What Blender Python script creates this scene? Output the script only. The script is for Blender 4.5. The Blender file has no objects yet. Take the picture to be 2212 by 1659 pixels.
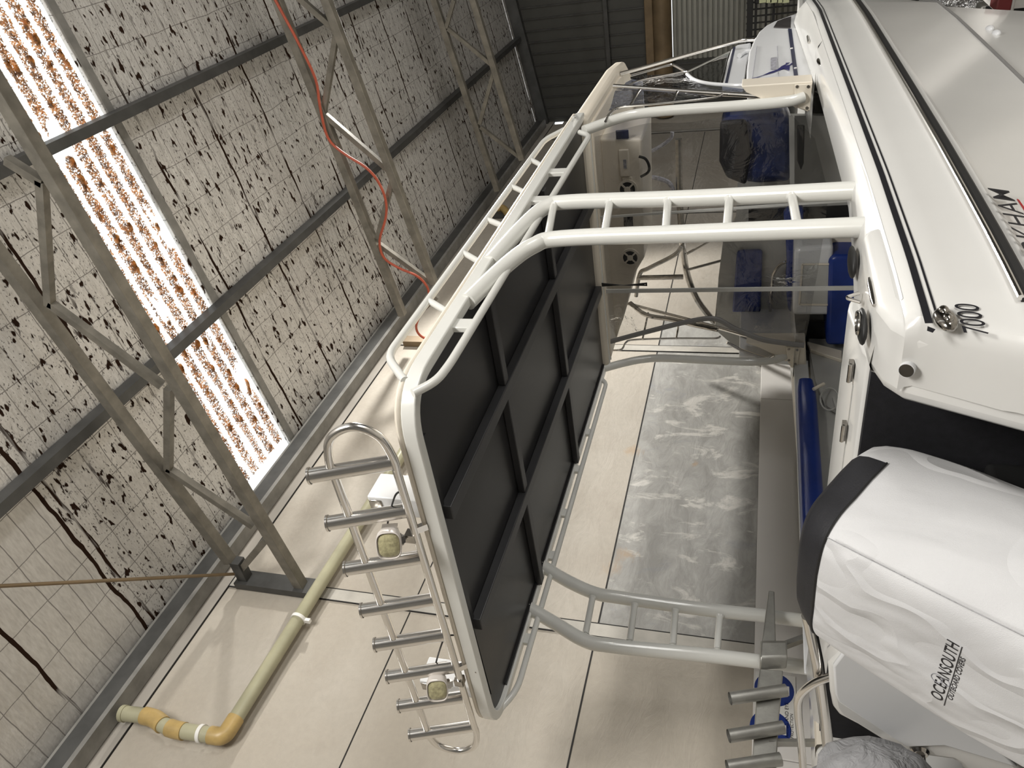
import bpy, bmesh, math, random
from mathutils import Vector, Matrix, noise
import numpy as np
random.seed(7)
S = bpy.context.scene
C = bpy.context.scene.collection
Z0 = 2.25                      # eye height above the floor; all lengths below are metres measured from the eye
# ---------------------------------------------------------------- camera
F = 1661.0
AX = np.array([[0.57803848, 0.26403366, 0.77211252], [-0.81514325, 0.14324807, 0.56126774], [0.03758994, -0.95381666, 0.29802815]])
cam = bpy.data.cameras.new('camera'); co = bpy.data.objects.new('camera', cam); C.objects.link(co)
cam.sensor_fit = 'HORIZONTAL'; cam.sensor_width = 36.0; cam.lens = 36.0 * F / 2212.0; cam.clip_start = 0.05; cam.clip_end = 200
cx, cy, cz = AX[:, 1], AX[:, 0], -AX[:, 2]
co.matrix_world = Matrix(((cx[0], cy[0], cz[0], 0), (cx[1], cy[1], cz[1], 0), (cx[2], cy[2], cz[2], Z0), (0, 0, 0, 1)))
S.camera = co
# ---------------------------------------------------------------- sky, lamp, added fill lights, exposure
W = bpy.data.worlds.new('sky'); S.world = W; W.use_nodes = True
W.node_tree.nodes['Background'].inputs[0].default_value = (0.93, 0.97, 1.0, 1)
W.node_tree.nodes['Background'].inputs[1].default_value = 1.7
def lamp(name, loc, power, size, size_y=None, color=(1, 1, 1), aim=None, spread=180, kind='AREA'):
    l = bpy.data.lights.new(name, kind); l.energy = power; l.color = color
    if kind == 'AREA':
        l.size = size; l.spread = math.radians(spread)
        if size_y: l.shape = 'RECTANGLE'; l.size_y = size_y
        else: l.shape = 'DISK'
    else: l.shadow_soft_size = size
    if kind == 'SPOT': l.spot_size = math.radians(88); l.spot_blend = .35
    o = bpy.data.objects.new(name, l); C.objects.link(o); o.location = (loc[0], loc[1], loc[2] + Z0)
    d = Vector(aim) - Vector(loc) if aim else Vector((0, 0, -1))
    o.rotation_euler = d.to_track_quat('-Z', 'Y').to_euler()
    return o
lamp('high_bay_lamp', (8.9, 1.22, 4.14), 1700, 0.15, color=(1.0, 0.97, 0.91), kind='SPOT', aim=(5.0, 3.72, 0.14))
lamp('overhead_fill', (-0.6, -2.4, 4.3), 400, 2.4, 1.2, color=(1.0, 0.97, 0.92), aim=(1.5, 1.6, 0.0))  # added soft fill for the motor cover, legs and coaming, not a known fitting
lamp('low_side_fill', (3.2, -8.6, -1.25), 400, 7.0, 1.6, color=(1.0, 0.98, 0.95), aim=(3.2, 0, -1.0))  # added low fill for the starboard hull side; no door is modelled there
lamp('point_fill', (4.5, -5.5, 0.2), 125, 0.25, color=(1.0, 0.97, 0.92), kind='POINT')  # added point fill, mainly for the roof foil; not mounted on anything
S.view_settings.view_transform = 'Standard'; S.view_settings.look = 'None'
S.view_settings.exposure = 0.0; S.view_settings.gamma = 1.0; S.view_settings.use_curve_mapping = False
S.cycles.max_bounces = 10; S.cycles.transparent_max_bounces = 24; S.cycles.sample_clamp_indirect = 6.0

# ---------------------------------------------------------------- helpers
def P(x, y, ax, val):          # the point of the place seen at photo pixel (x, y) on the plane ax = val; val may depend on X
    d = AX @ np.array([829.5 - y, x - 1106.0, F]); i = 'XYZ'.index(ax)
    if callable(val):
        X = 4.0
        for _ in range(12): p = d * (val(X) / d[i]); X = float(p[0])
        return Vector(p)
    return Vector(d * (val / d[i]))
def PL(pts, ax, val): return [P(x, y, ax, val) for x, y in pts]
def roof_z(Y): return 4.10 + (4.3 - Y) * 0.1495

class MB:
    def __init__(s): s.v = []; s.f = []
    def add(s, vs, fs):
        n = len(s.v); s.v += [Vector(v) for v in vs]; s.f += [tuple(i + n for i in f) for f in fs]; return s
    def box(s, x0, x1, y0, y1, z0, z1):
        return s.add([(x, y, z) for x in (x0, x1) for y in (y0, y1) for z in (z0, z1)],
                     [(0, 1, 3, 2), (4, 6, 7, 5), (0, 4, 5, 1), (2, 3, 7, 6), (0, 2, 6, 4), (1, 5, 7, 3)])
    def bar(s, a, b, w, h, up=(0, 0, 1)):                    # straight box section
        a, b = Vector(a), Vector(b); d = (b - a).normalized(); u = Vector(up); sd = d.cross(u).normalized(); u = sd.cross(d).normalized()
        vs = [p + sd * (w / 2 * i) + u * (h / 2 * j) for p in (a, b) for i in (-1, 1) for j in (-1, 1)]
        return s.add(vs, [(0, 2, 3, 1), (4, 5, 7, 6), (0, 1, 5, 4), (2, 6, 7, 3), (0, 4, 6, 2), (1, 3, 7, 5)])
    def prism(s, poly, ext):
        poly = [Vector(p) for p in poly]; ext = Vector(ext); n = len(poly)
        nr = Vector((0, 0, 0))
        for i in range(n): nr += poly[i].cross(poly[(i + 1) % n])
        if nr.dot(ext) > 0: poly = poly[::-1]
        fs = [tuple(range(n)), tuple(range(2 * n - 1, n - 1, -1))] + [(i, n + i, n + (i + 1) % n, (i + 1) % n)[::-1] for i in range(n)]
        return s.add(poly + [p + ext for p in poly], [fs[0], fs[1]] + [f[::-1] for f in fs[2:]])
    def tube(s, pts, r, n=10, cap=True, closed=False):
        pts = [Vector(p) for p in pts]; m = len(pts); rr = r if isinstance(r, (list, tuple)) else [r] * m
        T = []
        for i in range(m):
            a = pts[i - 1] if (i or closed) else pts[0]; b = pts[(i + 1) % m] if (i < m - 1 or closed) else pts[-1]
            T.append((b - a).normalized())
        ref = Vector((0, 0, 1)) if abs(T[0].z) < .9 else Vector((1, 0, 0)); u = T[0].cross(ref).normalized(); base = len(s.v)
        for i in range(m):
            u = (u - T[i] * u.dot(T[i])).normalized(); w = T[i].cross(u)
            for k in range(n):
                a = 2 * math.pi * k / n; s.v.append(pts[i] + (u * math.cos(a) + w * math.sin(a)) * rr[i])
        for i in range(m if closed else m - 1):
            for k in range(n):
                j = (i + 1) % m; s.f.append((base + i * n + k, base + i * n + (k + 1) % n, base + j * n + (k + 1) % n, base + j * n + k))
        if cap and not closed:
            s.f.append(tuple(base + k for k in range(n))[::-1]); s.f.append(tuple(base + (m - 1) * n + k for k in range(n)))
        return s
    def loft(s, rings, closed=True, cap=True):
        n = len(rings[0]); b = len(s.v)
        for r in rings: s.v += [Vector(p) for p in r]
        for i in range(len(rings) - 1):
            for k in range(n if closed else n - 1):
                s.f.append((b + i * n + k, b + i * n + (k + 1) % n, b + (i + 1) * n + (k + 1) % n, b + (i + 1) * n + k))
        if cap and closed: s.f.append(tuple(b + k for k in range(n))[::-1]); s.f.append(tuple(b + (len(rings) - 1) * n + k for k in range(n)))
        return s
    def disc(s, c, nrm, r, h, n=20, r2=None):                # short lathe: disc / puck along nrm
        c = Vector(c); nrm = Vector(nrm).normalized()
        return s.tube([c, c + nrm * h], [r, r if r2 is None else r2], n)
    def ell(s, c, ax, n=12, m=8):                            # ellipsoid with three half-axis vectors
        c = Vector(c); a, b, d = [Vector(q) for q in ax]; rings = []
        for i in range(m + 1):
            t = math.pi * i / m; rr = max(math.sin(t), 1e-3)
            rings.append([c + d * math.cos(t) + (a * math.cos(2 * math.pi * k / n) + b * math.sin(2 * math.pi * k / n)) * rr for k in range(n)])
        return s.loft(rings)
    def build(s, name, mat, parent=None, smooth=35, bevel=0, sub=0, origin=None, solid=0):
        if not s.v: raise ValueError(name)
        if parent is not None: L = Vector(parent['_o'])
        elif origin is not None: L = Vector(origin)
        else:
            L = Vector(((min(p.x for p in s.v) + max(p.x for p in s.v)) / 2, (min(p.y for p in s.v) + max(p.y for p in s.v)) / 2, min(p.z for p in s.v)))
        me = bpy.data.meshes.new(name); me.from_pydata([tuple(p - L) for p in s.v], [], s.f); me.update()
        bm = bmesh.new(); bm.from_mesh(me); bmesh.ops.recalc_face_normals(bm, faces=bm.faces); bm.to_mesh(me); bm.free()
        o = bpy.data.objects.new(name, me); C.objects.link(o); o['_o'] = list(L)
        if parent is not None: o.parent = parent
        else: o.location = (L.x, L.y, L.z + Z0)
        me.materials.append(M[mat])
        if bevel:
            b = o.modifiers.new('bevel', 'BEVEL'); b.width = bevel; b.segments = 3; b.limit_method = 'ANGLE'; b.angle_limit = math.radians(40)
        if solid: q = o.modifiers.new('solid', 'SOLIDIFY'); q.thickness = solid; q.offset = 0
        if sub: q = o.modifiers.new('sub', 'SUBSURF'); q.levels = sub; q.render_levels = sub
        if smooth:
            for p in me.polygons: p.use_smooth = True
            if smooth < 180: me.set_sharp_from_angle(angle=math.radians(smooth))
        return o
def fil(pts, r, n=5):                                        # round the inner corners of a polyline
    pts = [Vector(p) for p in pts]; out = [pts[0]]
    for i in range(1, len(pts) - 1):
        a, b, c = pts[i - 1], pts[i], pts[i + 1]; rr = min(r, (a - b).length * .48, (c - b).length * .48)
        p, q = b + (a - b).normalized() * rr, b + (c - b).normalized() * rr
        for k in range(n + 1):
            t = k / n; out.append(p * (1 - t) ** 2 + b * 2 * t * (1 - t) + q * t * t)
    return out + [pts[-1]]
def smooth_path(pts, n=6):                                   # Catmull-Rom
    pts = [Vector(p) for p in pts]; q = [pts[0]] + pts + [pts[-1]]; out = []
    for i in range(1, len(q) - 2):
        a, b, c, d = q[i - 1:i + 3]
        for k in range(n):
            t = k / n; out.append(.5 * ((2 * b) + (c - a) * t + (2 * a - 5 * b + 4 * c - d) * t * t + (3 * b - a - 3 * c + d) * t ** 3))
    return out + [pts[-1]]
def tag(o, label, cat, group=None, kind=None):
    o['label'] = label; o['category'] = cat
    if group: o['group'] = group
    if kind: o['kind'] = kind
    return o
def thing(name, label, cat, loc, group=None):
    o = bpy.data.objects.new(name, None); C.objects.link(o); o.empty_display_size = .2
    o.location = (loc[0], loc[1], loc[2] + Z0); o['_o'] = list(loc); return tag(o, label, cat, group)
def struct(mb, name, mat, **k):
    o = mb.build(name, mat, origin=(0, 0, 0), **k); o['kind'] = 'structure'; return o
def text(name, body, mat, origin, right, up, size, parent, shear=0.0, ext=0.002, stretch=1.0, align='LEFT', bold=0.0):
    cu = bpy.data.curves.new(name, 'FONT'); cu.body = body; cu.size = 1.0; cu.shear = shear; cu.extrude = 0.0; cu.align_x = align; cu.offset = bold
    t = bpy.data.objects.new(name, cu); C.objects.link(t); dg = bpy.context.evaluated_depsgraph_get()
    me = bpy.data.meshes.new_from_object(t.evaluated_get(dg)); bpy.data.objects.remove(t)
    r, u = Vector(right).normalized(), Vector(up).normalized(); nrm = r.cross(u); L = Vector(parent['_o']); o3 = Vector(origin)
    h = max(v.co.y for v in me.vertices)
    bm = bmesh.new(); bm.from_mesh(me)
    for v in bm.verts: v.co = o3 - L + r * (v.co.x * size / h * stretch) + u * (v.co.y * size / h) + nrm * ext
    bm.to_mesh(me); bm.free()
    o = bpy.data.objects.new(name, me); C.objects.link(o); me.materials.clear(); me.materials.append(M[mat]); o['_o'] = list(L); o.parent = parent
    return o

# ---------------------------------------------------------------- materials
M = {}
class NT:
    def __init__(s, name):
        m = bpy.data.materials.new(name); m.use_nodes = True; s.m = m; s.t = m.node_tree; s.t.nodes.clear(); M[name] = m
        s.out = s.n('ShaderNodeOutputMaterial')
    def n(s, typ, ins=None, **kw):
        nd = s.t.nodes.new(typ)
        for k, v in kw.items(): setattr(nd, k, v)
        for k, v in (ins or {}).items():
            sock = nd.inputs[k]
            if hasattr(v, 'node'): s.t.links.new(v, sock)
            elif hasattr(v, 'outputs'): s.t.links.new(v.outputs[0], sock)
            else: sock.default_value = v
        return nd
    def math(s, op, a, b=0.0, c=0.0, clamp=False): return s.n('ShaderNodeMath', {0: a, 1: b, 2: c}, operation=op, use_clamp=clamp).outputs[0]
    def mix(s, fac, a, b, blend='MIX'):
        f = lambda c: c if not isinstance(c, tuple) else (*c, 1)
        return s.n('ShaderNodeMix', {0: fac, 6: f(a), 7: f(b)}, data_type='RGBA', blend_type=blend).outputs[2]
    def coord(s, kind='Object', scale=(1, 1, 1), rot=(0, 0, 0)):
        tc = s.n('ShaderNodeTexCoord'); return s.n('ShaderNodeMapping', {0: tc.outputs[kind], 2: rot, 3: scale}).outputs[0]
    def noise(s, vec, scale, detail=4, rough=.55, dist=0.0): return s.n('ShaderNodeTexNoise', {'Vector': vec, 'Scale': scale, 'Detail': detail, 'Roughness': rough, 'Distortion': dist}).outputs[0]
    def ramp(s, v, a, b, ca=0.0, cb=1.0): return s.n('ShaderNodeMapRange', {0: v, 1: a, 2: b, 3: ca, 4: cb}, clamp=True).outputs[0]
    def bump(s, h, strength=.3, dist=.01): return s.n('ShaderNodeBump', {'Strength': strength, 'Distance': dist, 'Height': h}).outputs[0]
    def bsdf(s, col, rough=.5, metal=0.0, nrm=None, **kw):
        i = {'Base Color': (*col, 1) if isinstance(col, tuple) else col, 'Roughness': rough, 'Metallic': metal}
        if nrm is not None: i['Normal'] = nrm
        for k, v in kw.items(): i[k.replace('_', ' ')] = v
        b = s.n('ShaderNodeBsdfPrincipled', i); s.t.links.new(b.outputs[0], s.out.inputs[0]); return b
def plain(name, col, rough=.5, metal=0.0, var=.06, vs=6.0, bump=0.0, bs=80, **kw):
    t = NT(name); v = t.coord(); n = t.noise(v, vs, 3)
    c = t.mix(t.ramp(n, .3, .7), tuple(x * (1 - var) for x in col), tuple(min(1, x * (1 + var)) for x in col))
    nr = t.bump(t.noise(v, bs, 3), bump, .003) if bump else None
    t.bsdf(c, rough, metal, nr, **kw)
plain('gelcoat', (.665, .66, .64), .22, var=.02, vs=2, Coat_Weight=.3, Coat_Roughness=.08)
plain('gelcoat_cool', (.70, .71, .725), .25, var=.02, vs=2)
plain('gelcoat_warm', (.74, .68, .58), .35, var=.03, vs=3)
plain('liner_grey', (.46, .46, .44), .5, var=.08, vs=4)
plain('paint_white', (.69, .69, .655), .2, var=.02, Coat_Weight=.4, Coat_Roughness=.06)
plain('stainless', (.78, .76, .73), .19, 1.0, var=.04)
plain('chrome_dark', (.42, .40, .37), .12, 1.0, var=.2, vs=25)
plain('aluminium', (.36, .355, .33), .45, .75, var=.12, vs=14, bump=.15)
plain('truss_steel', (.185, .172, .145), .5, .35, var=.25, vs=9, bump=.2)
plain('purlin_steel', (.085, .085, .083), .5, .5, var=.2, vs=5)
plain('eave_steel', (.24, .235, .22), .55, .3, var=.2, vs=7)
plain('lining_black', (.014, .014, .015), .33, var=.2, vs=2)
plain('lining_rib', (.03, .03, .032), .38, var=.15, vs=3)
plain('carpet_black', (.008, .008, .011), .85, var=.3, vs=30, bump=.4, bs=400)
plain('rubber', (.011, .011, .011), .55)
plain('ink', (.010, .010, .014), .35)
plain('ink_red', (.35, .012, .015), .35)
plain('navy', (.012, .016, .05), .3, var=.2)
plain('decal_blue', (.012, .012, .11), .3)
plain('binding', (.20, .195, .19), .5)
plain('decal_grey', (.33, .33, .37), .4, var=.4, vs=40)
plain('vinyl_blue', (.010, .032, .20), .32, var=.15, vs=5)
plain('vinyl_cover', (.016, .028, .10), .28, var=.5, vs=7, bump=.5, bs=14)
plain('sign_white', (.80, .79, .76), .4)
plain('sign_blue', (.008, .03, .20), .4)
plain('board_white', (.70, .68, .655), .45, var=.03, vs=2)
plain('pvc', (.36, .345, .235), .35, var=.1, vs=5)
plain('pvc_fitting', (.44, .31, .12), .4, var=.15, vs=12)
plain('cord_red', (.36, .07, .035), .5, var=.15)
plain('dark_gap', (.012, .011, .010), .8)
plain('cladding', (.07, .07, .064), .5, .25, var=.1, vs=1.5)
plain('header_brown', (.19, .135, .075), .5, .2, var=.2, vs=3)
plain('curtain_steel', (.30, .30, .27), .45, .3, var=.08, vs=2)
plain('cloth_black', (.014, .014, .017), .6, var=.2, vs=8, bump=.3, bs=150)
plain('tint_window', (.05, .045, .045), .15, var=.3, vs=10)
plain('yellow_letters', (.62, .65, .40), .5)
plain('lens', (.40, .37, .22), .12, var=.25, vs=60, bump=.8, bs=55)
plain('lamp_body', (.62, .58, .54), .45)
plain('floor_paint', (.36, .34, .305), .55, var=.25, vs=1.2, bump=.1)
plain('tan_wood', (.32, .22, .10), .6, var=.2)
plain('maroon', (.10, .012, .012), .5)
plain('shed_grey', (.26, .255, .24), .6, var=.1, vs=1)
t = NT('cover_cloth'); v = t.coord()
h = t.math('ADD', t.noise(t.coord(scale=(1, 1.5, .7)), 3.4, 2.5, .45, .5), t.math('ADD', t.math('MULTIPLY', t.ramp(t.math('ABSOLUTE', t.math('SUBTRACT', t.noise(t.coord(scale=(1, 1.8, .8), rot=(.3, .2, .5)), 2.6, 2, .4), .5)), 0, .05), -.22), t.math('MULTIPLY', t.noise(v, 420, 2), .02)))
t.bsdf(t.mix(t.noise(v, 3, 3), (.56, .56, .57), (.64, .64, .645)), .55, 0, t.bump(h, .75, .04), Sheen_Weight=.15)
t = NT('cover_grey'); v = t.coord()
t.bsdf(t.mix(t.noise(v, 4, 3), (.30, .30, .315), (.42, .42, .43)), .6, 0, t.bump(t.noise(v, 7, 5, .6, 1.0), .8, .05))
# concrete of the tilt-up panels
t = NT('concrete'); v = t.coord(); sep = t.n('ShaderNodeSeparateXYZ', {0: v}); X, Z = sep.outputs[0], sep.outputs[2]
big = t.noise(v, .9, 6, .6); med = t.noise(t.coord(scale=(1, 1, 2.2)), 3.2, 8, .68, .8); fine = t.noise(v, 26, 5, .6)
c = t.mix(t.ramp(big, .32, .68), (.385, .345, .29), (.475, .44, .385))
c = t.mix(t.math('MULTIPLY', t.ramp(med, .5, .72), .5), c, (.36, .32, .27))
low = t.math('MULTIPLY', t.math('MULTIPLY', t.math('LESS_THAN', Z, .925), t.math('GREATER_THAN', X, 3.22)), t.math('LESS_THAN', X, 7.2))
g = t.mix(t.ramp(med, .38, .66), (.27, .265, .25), (.40, .395, .375))
streak = t.noise(t.coord(scale=(1.7, 1, .8)), 3.1, 7, .66, .7)
g = t.mix(t.math('MULTIPLY', t.ramp(streak, .56, .64), .75), g, (.62, .60, .56)); g = t.mix(t.math('MULTIPLY', t.ramp(streak, .40, .30), .5), g, (.25, .26, .28))
c = t.mix(low, c, g)
aft = t.math('MULTIPLY', t.math('LESS_THAN', Z, .925), t.math('LESS_THAN', X, 3.1))
c = t.mix(t.math('MULTIPLY', aft, t.ramp(streak, .42, .62, .35, .9)), c, (.36, .325, .27))
c = t.mix(t.math('MULTIPLY', t.math('LESS_THAN', X, 3.1), t.ramp(big, .6, .4, .15, .6)), c, (.40, .36, .30))
for (px, pz, r) in ((5.02, .93, .11), (3.72, .93, .13), (3.85, .82, .09), (4.9, .45, .05)):
    d = t.n('ShaderNodeVectorMath', {0: v, 1: (px, 4.3, pz)}, operation='DISTANCE').outputs[1]
    c = t.mix(t.math('MULTIPLY', t.ramp(t.math('ADD', d, t.math('MULTIPLY', t.math('SUBTRACT', med, .5), .35)), r * .7, r * .1), .55), c, (.42, .29, .17))
c = t.mix(t.math('MULTIPLY', t.ramp(fine, .35, .65), .12), c, (.25, .23, .2))
t.bsdf(c, .75, 0, t.bump(t.math('ADD', t.math('MULTIPLY', med, 1.0), t.math('MULTIPLY', fine, .25)), .35, .02))
plain('concrete_band', (.33, .305, .27), .75, var=.12, vs=2, bump=.2)
plain('concrete_strip', (.42, .40, .36), .75, var=.15, vs=6, bump=.3)
# reflective foil under the roof sheets: wire grid, ribs and corrosion spots; the aft-most strip is newer foil
t = NT('roof_foil'); v = t.coord(); sep = t.n('ShaderNodeSeparateXYZ', {0: v}); X, Y = sep.outputs[0], sep.outputs[1]
def wave(c, pitch): return t.math('ABSOLUTE', t.math('SUBTRACT', t.math('FRACT', t.math('DIVIDE', c, pitch)), .5))
wob = t.math('MULTIPLY', t.math('SUBTRACT', t.noise(v, 2.2, 3), .5), .05)
Xw = t.math('ADD', X, wob); Yw = t.math('ADD', Y, wob)
wires = t.math('MAXIMUM', t.math('LESS_THAN', wave(Xw, .152), .022), t.math('LESS_THAN', wave(Yw, .30), .010))
laps = t.math('MULTIPLY', t.math('LESS_THAN', wave(t.math('ADD', X, t.math('MULTIPLY', wob, 1.6)), .76), .017), t.ramp(t.noise(t.coord(scale=(6, .8, 1)), 1.5, 3), .42, .5))
dots = t.ramp(t.noise(t.coord(scale=(1, .42, 1)), 23, 2, .5), .615, .655)
tears = t.ramp(t.noise(t.coord(scale=(1, .14, 1)), 26, 3, .6), .60, .635)
specks = t.ramp(t.noise(t.coord(scale=(1, .5, 1)), 85, 2, .5), .62, .68)
dens = t.ramp(t.noise(v, 1.1, 3), .42, .58)
spots = t.math('MAXIMUM', dots, t.math('MAXIMUM', t.math('MULTIPLY', tears, dens), t.math('MULTIPLY', specks, .75)))
old = t.math('GREATER_THAN', t.math('ADD', X, t.math('MULTIPLY', wob, 2.0)), 2.58)
spots = t.math('MULTIPLY', spots, old)
lap2 = t.math('LESS_THAN', t.math('ABSOLUTE', t.math('SUBTRACT', t.math('ADD', X, t.math('MULTIPLY', wob, 2.0)), 2.58)), .014)
dark = t.math('MAXIMUM', t.math('MAXIMUM', spots, lap2), t.math('MAXIMUM', laps, t.math('MULTIPLY', wires, .62)))
weave = t.noise(t.coord(scale=(1, .2, 1)), 60, 3); c = t.mix(t.ramp(t.noise(v, 1.3, 4), .3, .7), (.60, .585, .56), (.76, .745, .72))
c = t.mix(t.math('MULTIPLY', t.ramp(weave, .3, .7), .35), c, (.30, .28, .26)); c = t.mix(dark, c, (.028, .016, .011))
t.bsdf(c, t.mix(old, (.36, .36, .36), (.5, .5, .5)), t.math('MULTIPLY', t.math('SUBTRACT', 1.0, dark), .35),
       t.bump(t.math('ADD', t.math('MULTIPLY', t.noise(t.coord(scale=(1, .25, 1)), 9, 4), 1.2), t.math('ADD', t.math('MULTIPLY', t.noise(v, 60, 3), .12), t.math('MULTIPLY', dark, -.3))), .5, .03), Specular_IOR_Level=t.math('MULTIPLY', t.math('SUBTRACT', 1.0, dark), .5))
# clear sheets
def clear(name, tint, gloss, rough, bump, bs=5):
    t = NT(name); v = t.coord(); nr = t.bump(t.noise(v, bs, 4, .55, .6), bump, .05)
    a = t.n('ShaderNodeBsdfTransparent', {0: (*tint, 1)}); b = t.n('ShaderNodeBsdfGlossy', {0: (.9, .9, .9, 1), 'Roughness': rough, 'Normal': nr})
    fr = t.n('ShaderNodeFresnel', {0: 1.45, 'Normal': nr}); fac = t.math('ADD', t.math('MULTIPLY', fr, 1.0), gloss, clamp=True)
    m = t.n('ShaderNodeMixShader', {0: fac, 1: a.outputs[0], 2: b.outputs[0]}); t.t.links.new(m.outputs[0], t.out.inputs[0])
clear('clear_vinyl', (.70, .70, .70), .02, .06, .35)
clear('clear_blue', (.36, .40, .54), .14, .05, .6, 7)
clear('glass', (.70, .74, .70), .02, .02, .02)
clear('thin_plastic', (.72, .72, .74), .18, .15, .9, 9)
t = NT('skylight_sheet')
a = t.n('ShaderNodeBsdfTransparent', {0: (.93, .93, .90, 1)}); b = t.n('ShaderNodeBsdfTranslucent', {0: (.92, .90, .82, 1)})
m = t.n('ShaderNodeMixShader', {0: .12, 1: a.outputs[0], 2: b.outputs[0]}); t.t.links.new(m.outputs[0], t.out.inputs[0])
t = NT('leaf'); oi = t.noise(t.coord(), 30, 2)
col = t.mix(t.ramp(oi, .35, .65), (.12, .04, .012), (.80, .40, .14))
a = t.n('ShaderNodeBsdfDiffuse', {0: col}); b = t.n('ShaderNodeBsdfTranslucent', {0: col})
m = t.n('ShaderNodeMixShader', {0: .62, 1: a.outputs[0], 2: b.outputs[0]}); t.t.links.new(m.outputs[0], t.out.inputs[0])
# ================================================================ the shed
XA, XB, YW, YS = -7.0, 14.5, 4.3, -9.0
FZ = -Z0
struct(MB().box(XA, XB + .2, YS - .2, YW + .3, FZ - .1, FZ), 'floor', 'floor_paint')
w = MB().box(XA, XB, YW, YW + .18, FZ, 3.56).box(XA, 14.36, YW, YW + .18, 3.56, 3.80).box(14.36, XB, YW, YW + .18, 3.56, 3.62)
w.build('wall_port', 'concrete', origin=(0, 0, 0))['kind'] = 'structure'
struct(MB().box(XA, XB, YW - .012, YW + .18, 3.80, 4.10), 'trim_1', 'concrete_band')
st = MB(); gaps = MB()
for X in (-.27, 3.16, 6.62, 10.05, 13.5):
    st.box(X - .05, X + .05, YW - .008, YW + .01, FZ, 3.80)
    for s in (-.052, .052): gaps.box(X + s - .004, X + s + .004, YW - .0085, YW + .01, FZ, 3.80)
for a, b in ((-7, -.33), (-.21, 3.1), (3.22, 6.56), (6.68, 9.99), (10.1, 13.4)):
    gaps.box(a, b, YW - .003, YW + .01, .922, .932)
    gaps.box(a, b, YW - .003, YW + .01, 2.262, 2.270)
gaps.box(XA, XB, YW - .013, YW + .01, 3.796, 3.802)
struct(st, 'trim_2', 'concrete_strip'); struct(gaps, 'trim_3', 'dark_gap')
bd = MB()
for a, b in ((-4, -1.2), (-1.195, 2.46), (2.465, 5.8), (5.805, 9.2)): bd.box(a, b, YW - .03, YW - .001, FZ, -.075)
struct(bd, 'trim_4', 'board_white', bevel=.004)
struct(MB().box(XA, XB, YS - .2, YS, FZ, 6.2), 'wall_starboard', 'shed_grey')
struct(MB().box(XA - .2, XA, YS, YW, FZ, 6.2), 'wall_back', 'shed_grey')
# gable end of ribbed steel, with a roller shutter opening
gz = lambda Y: roof_z(Y)
D0 = P(1452, 100, 'X', XB).z; ys = -4.0
g = MB(); ribs = MB()
g.prism([(XB, YW, D0), (XB, YS, D0), (XB, YS, gz(YS)), (XB, YW, gz(YW))], (.05, 0, 0))
g.prism([(XB, YW, FZ), (XB, 3.35, FZ), (XB, 3.35, D0), (XB, YW, D0)], (.05, 0, 0))
g.prism([(XB, ys, FZ), (XB, YS, FZ), (XB, YS, D0), (XB, ys, D0)], (.05, 0, 0))
struct(g, 'wall_bow', 'cladding')
Y = 4.2
while Y > YS:
    ribs.box(XB - .028, XB, Y, Y + .016, D0 if ys < Y < 3.35 else FZ, gz(Y) - .02); Y -= .195
struct(ribs, 'trim_5', 'purlin_steel')
gt = MB()
gt.bar((XB - .06, YW, gz(YW) - .10), (XB - .06, YS, gz(YS) - .10), .12, .2)
struct(gt, 'trim_6', 'purlin_steel')
zg = P(1312, 80, 'X', XB - .06).z
t_ = thing('wall_girt', 'dark steel girt running across the ribbed end wall', 'steel beam', (XB - .06, 0, zg))
MB().box(XB - .10, XB - .03, YS, YW - .02, zg - .035, zg + .035).build('channel', 'purlin_steel', t_)
h1, h2, h3 = [P(x, 80, 'X', XB - .15).z for x in (1394, 1412, 1452)]
t_ = thing('shutter_header', 'brown steel header beam above the roller shutter on the end wall', 'steel beam', (XB - .15, 0, h3))
MB().box(XB - .16, XB - .02, YS, YW - .02, h2, h1).build('upper_flange', 'header_brown', t_, bevel=.01)
MB().tube([(XB - .16, YS + .2, (h2 + h3) / 2), (XB - .16, YW - .04, (h2 + h3) / 2)], (h2 - h3) / 2, 16).build('drum', 'header_brown', t_)
cur = MB(); zc = D0; 
prof = []; z = D0 - .02
while z > FZ:
    prof += [(XB - .02, z), (XB - .05, z - .012), (XB - .05, z - .062), (XB - .02, z - .074)]; z -= .085
cur.loft([[(x, Yq, zz) for x, zz in prof] for Yq in (ys, 3.35)], closed=False)
o = cur.build('door_1', 'curtain_steel', origin=(0, 0, 0), smooth=0, solid=.004); o['kind'] = 'structure'
# roof: foil-faced sheets with one clear skylight bay and a narrow gap along the gable
RE = 14.24
def roof_strip(x0, x1, mb, dz=0.0, th=.03, y0=YS - .2, y1=YW + .25):
    mb.prism([(x0, y0, roof_z(y0) + dz), (x0, y1, roof_z(y1) + dz), (x1, y1, roof_z(y1) + dz), (x1, y0, roof_z(y0) + dz)], (0, 0, th))
r = MB(); roof_strip(XA - .2, 4.03, r); roof_strip(4.70, RE, r); roof_strip(14.275, XB + .1, r)
struct(r, 'ceiling', 'roof_foil', smooth=0)
sk = MB(); pr = []; 
for k in range(5):
    xx = 4.02 + k * .138
    pr += [(xx, .0), (xx + .082, 0), (xx + .094, .028), (xx + .126, .028)]
pr += [(4.71, 0)]
sk.loft([[(x, Yq, roof_z(Yq) + .012 + dz) for x, dz in pr] for Yq in np.linspace(YS, YW - .13, 12)], closed=False)
o = sk.build('window_1', 'skylight_sheet', origin=(0, 0, 0), smooth=0); o['kind'] = 'structure'
edge = MB()
for x in (3.985, 4.745): edge.prism([(x - .035, YS, roof_z(YS) - .012), (x - .035, YW - .1, roof_z(YW - .1) - .012), (x + .035, YW - .1, roof_z(YW - .1) - .012), (x + .035, YS, roof_z(YS) - .012)], (0, 0, .02))
struct(edge, 'trim_7', 'eave_steel')
lf = MB(); rnd = random.Random(3)
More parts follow.
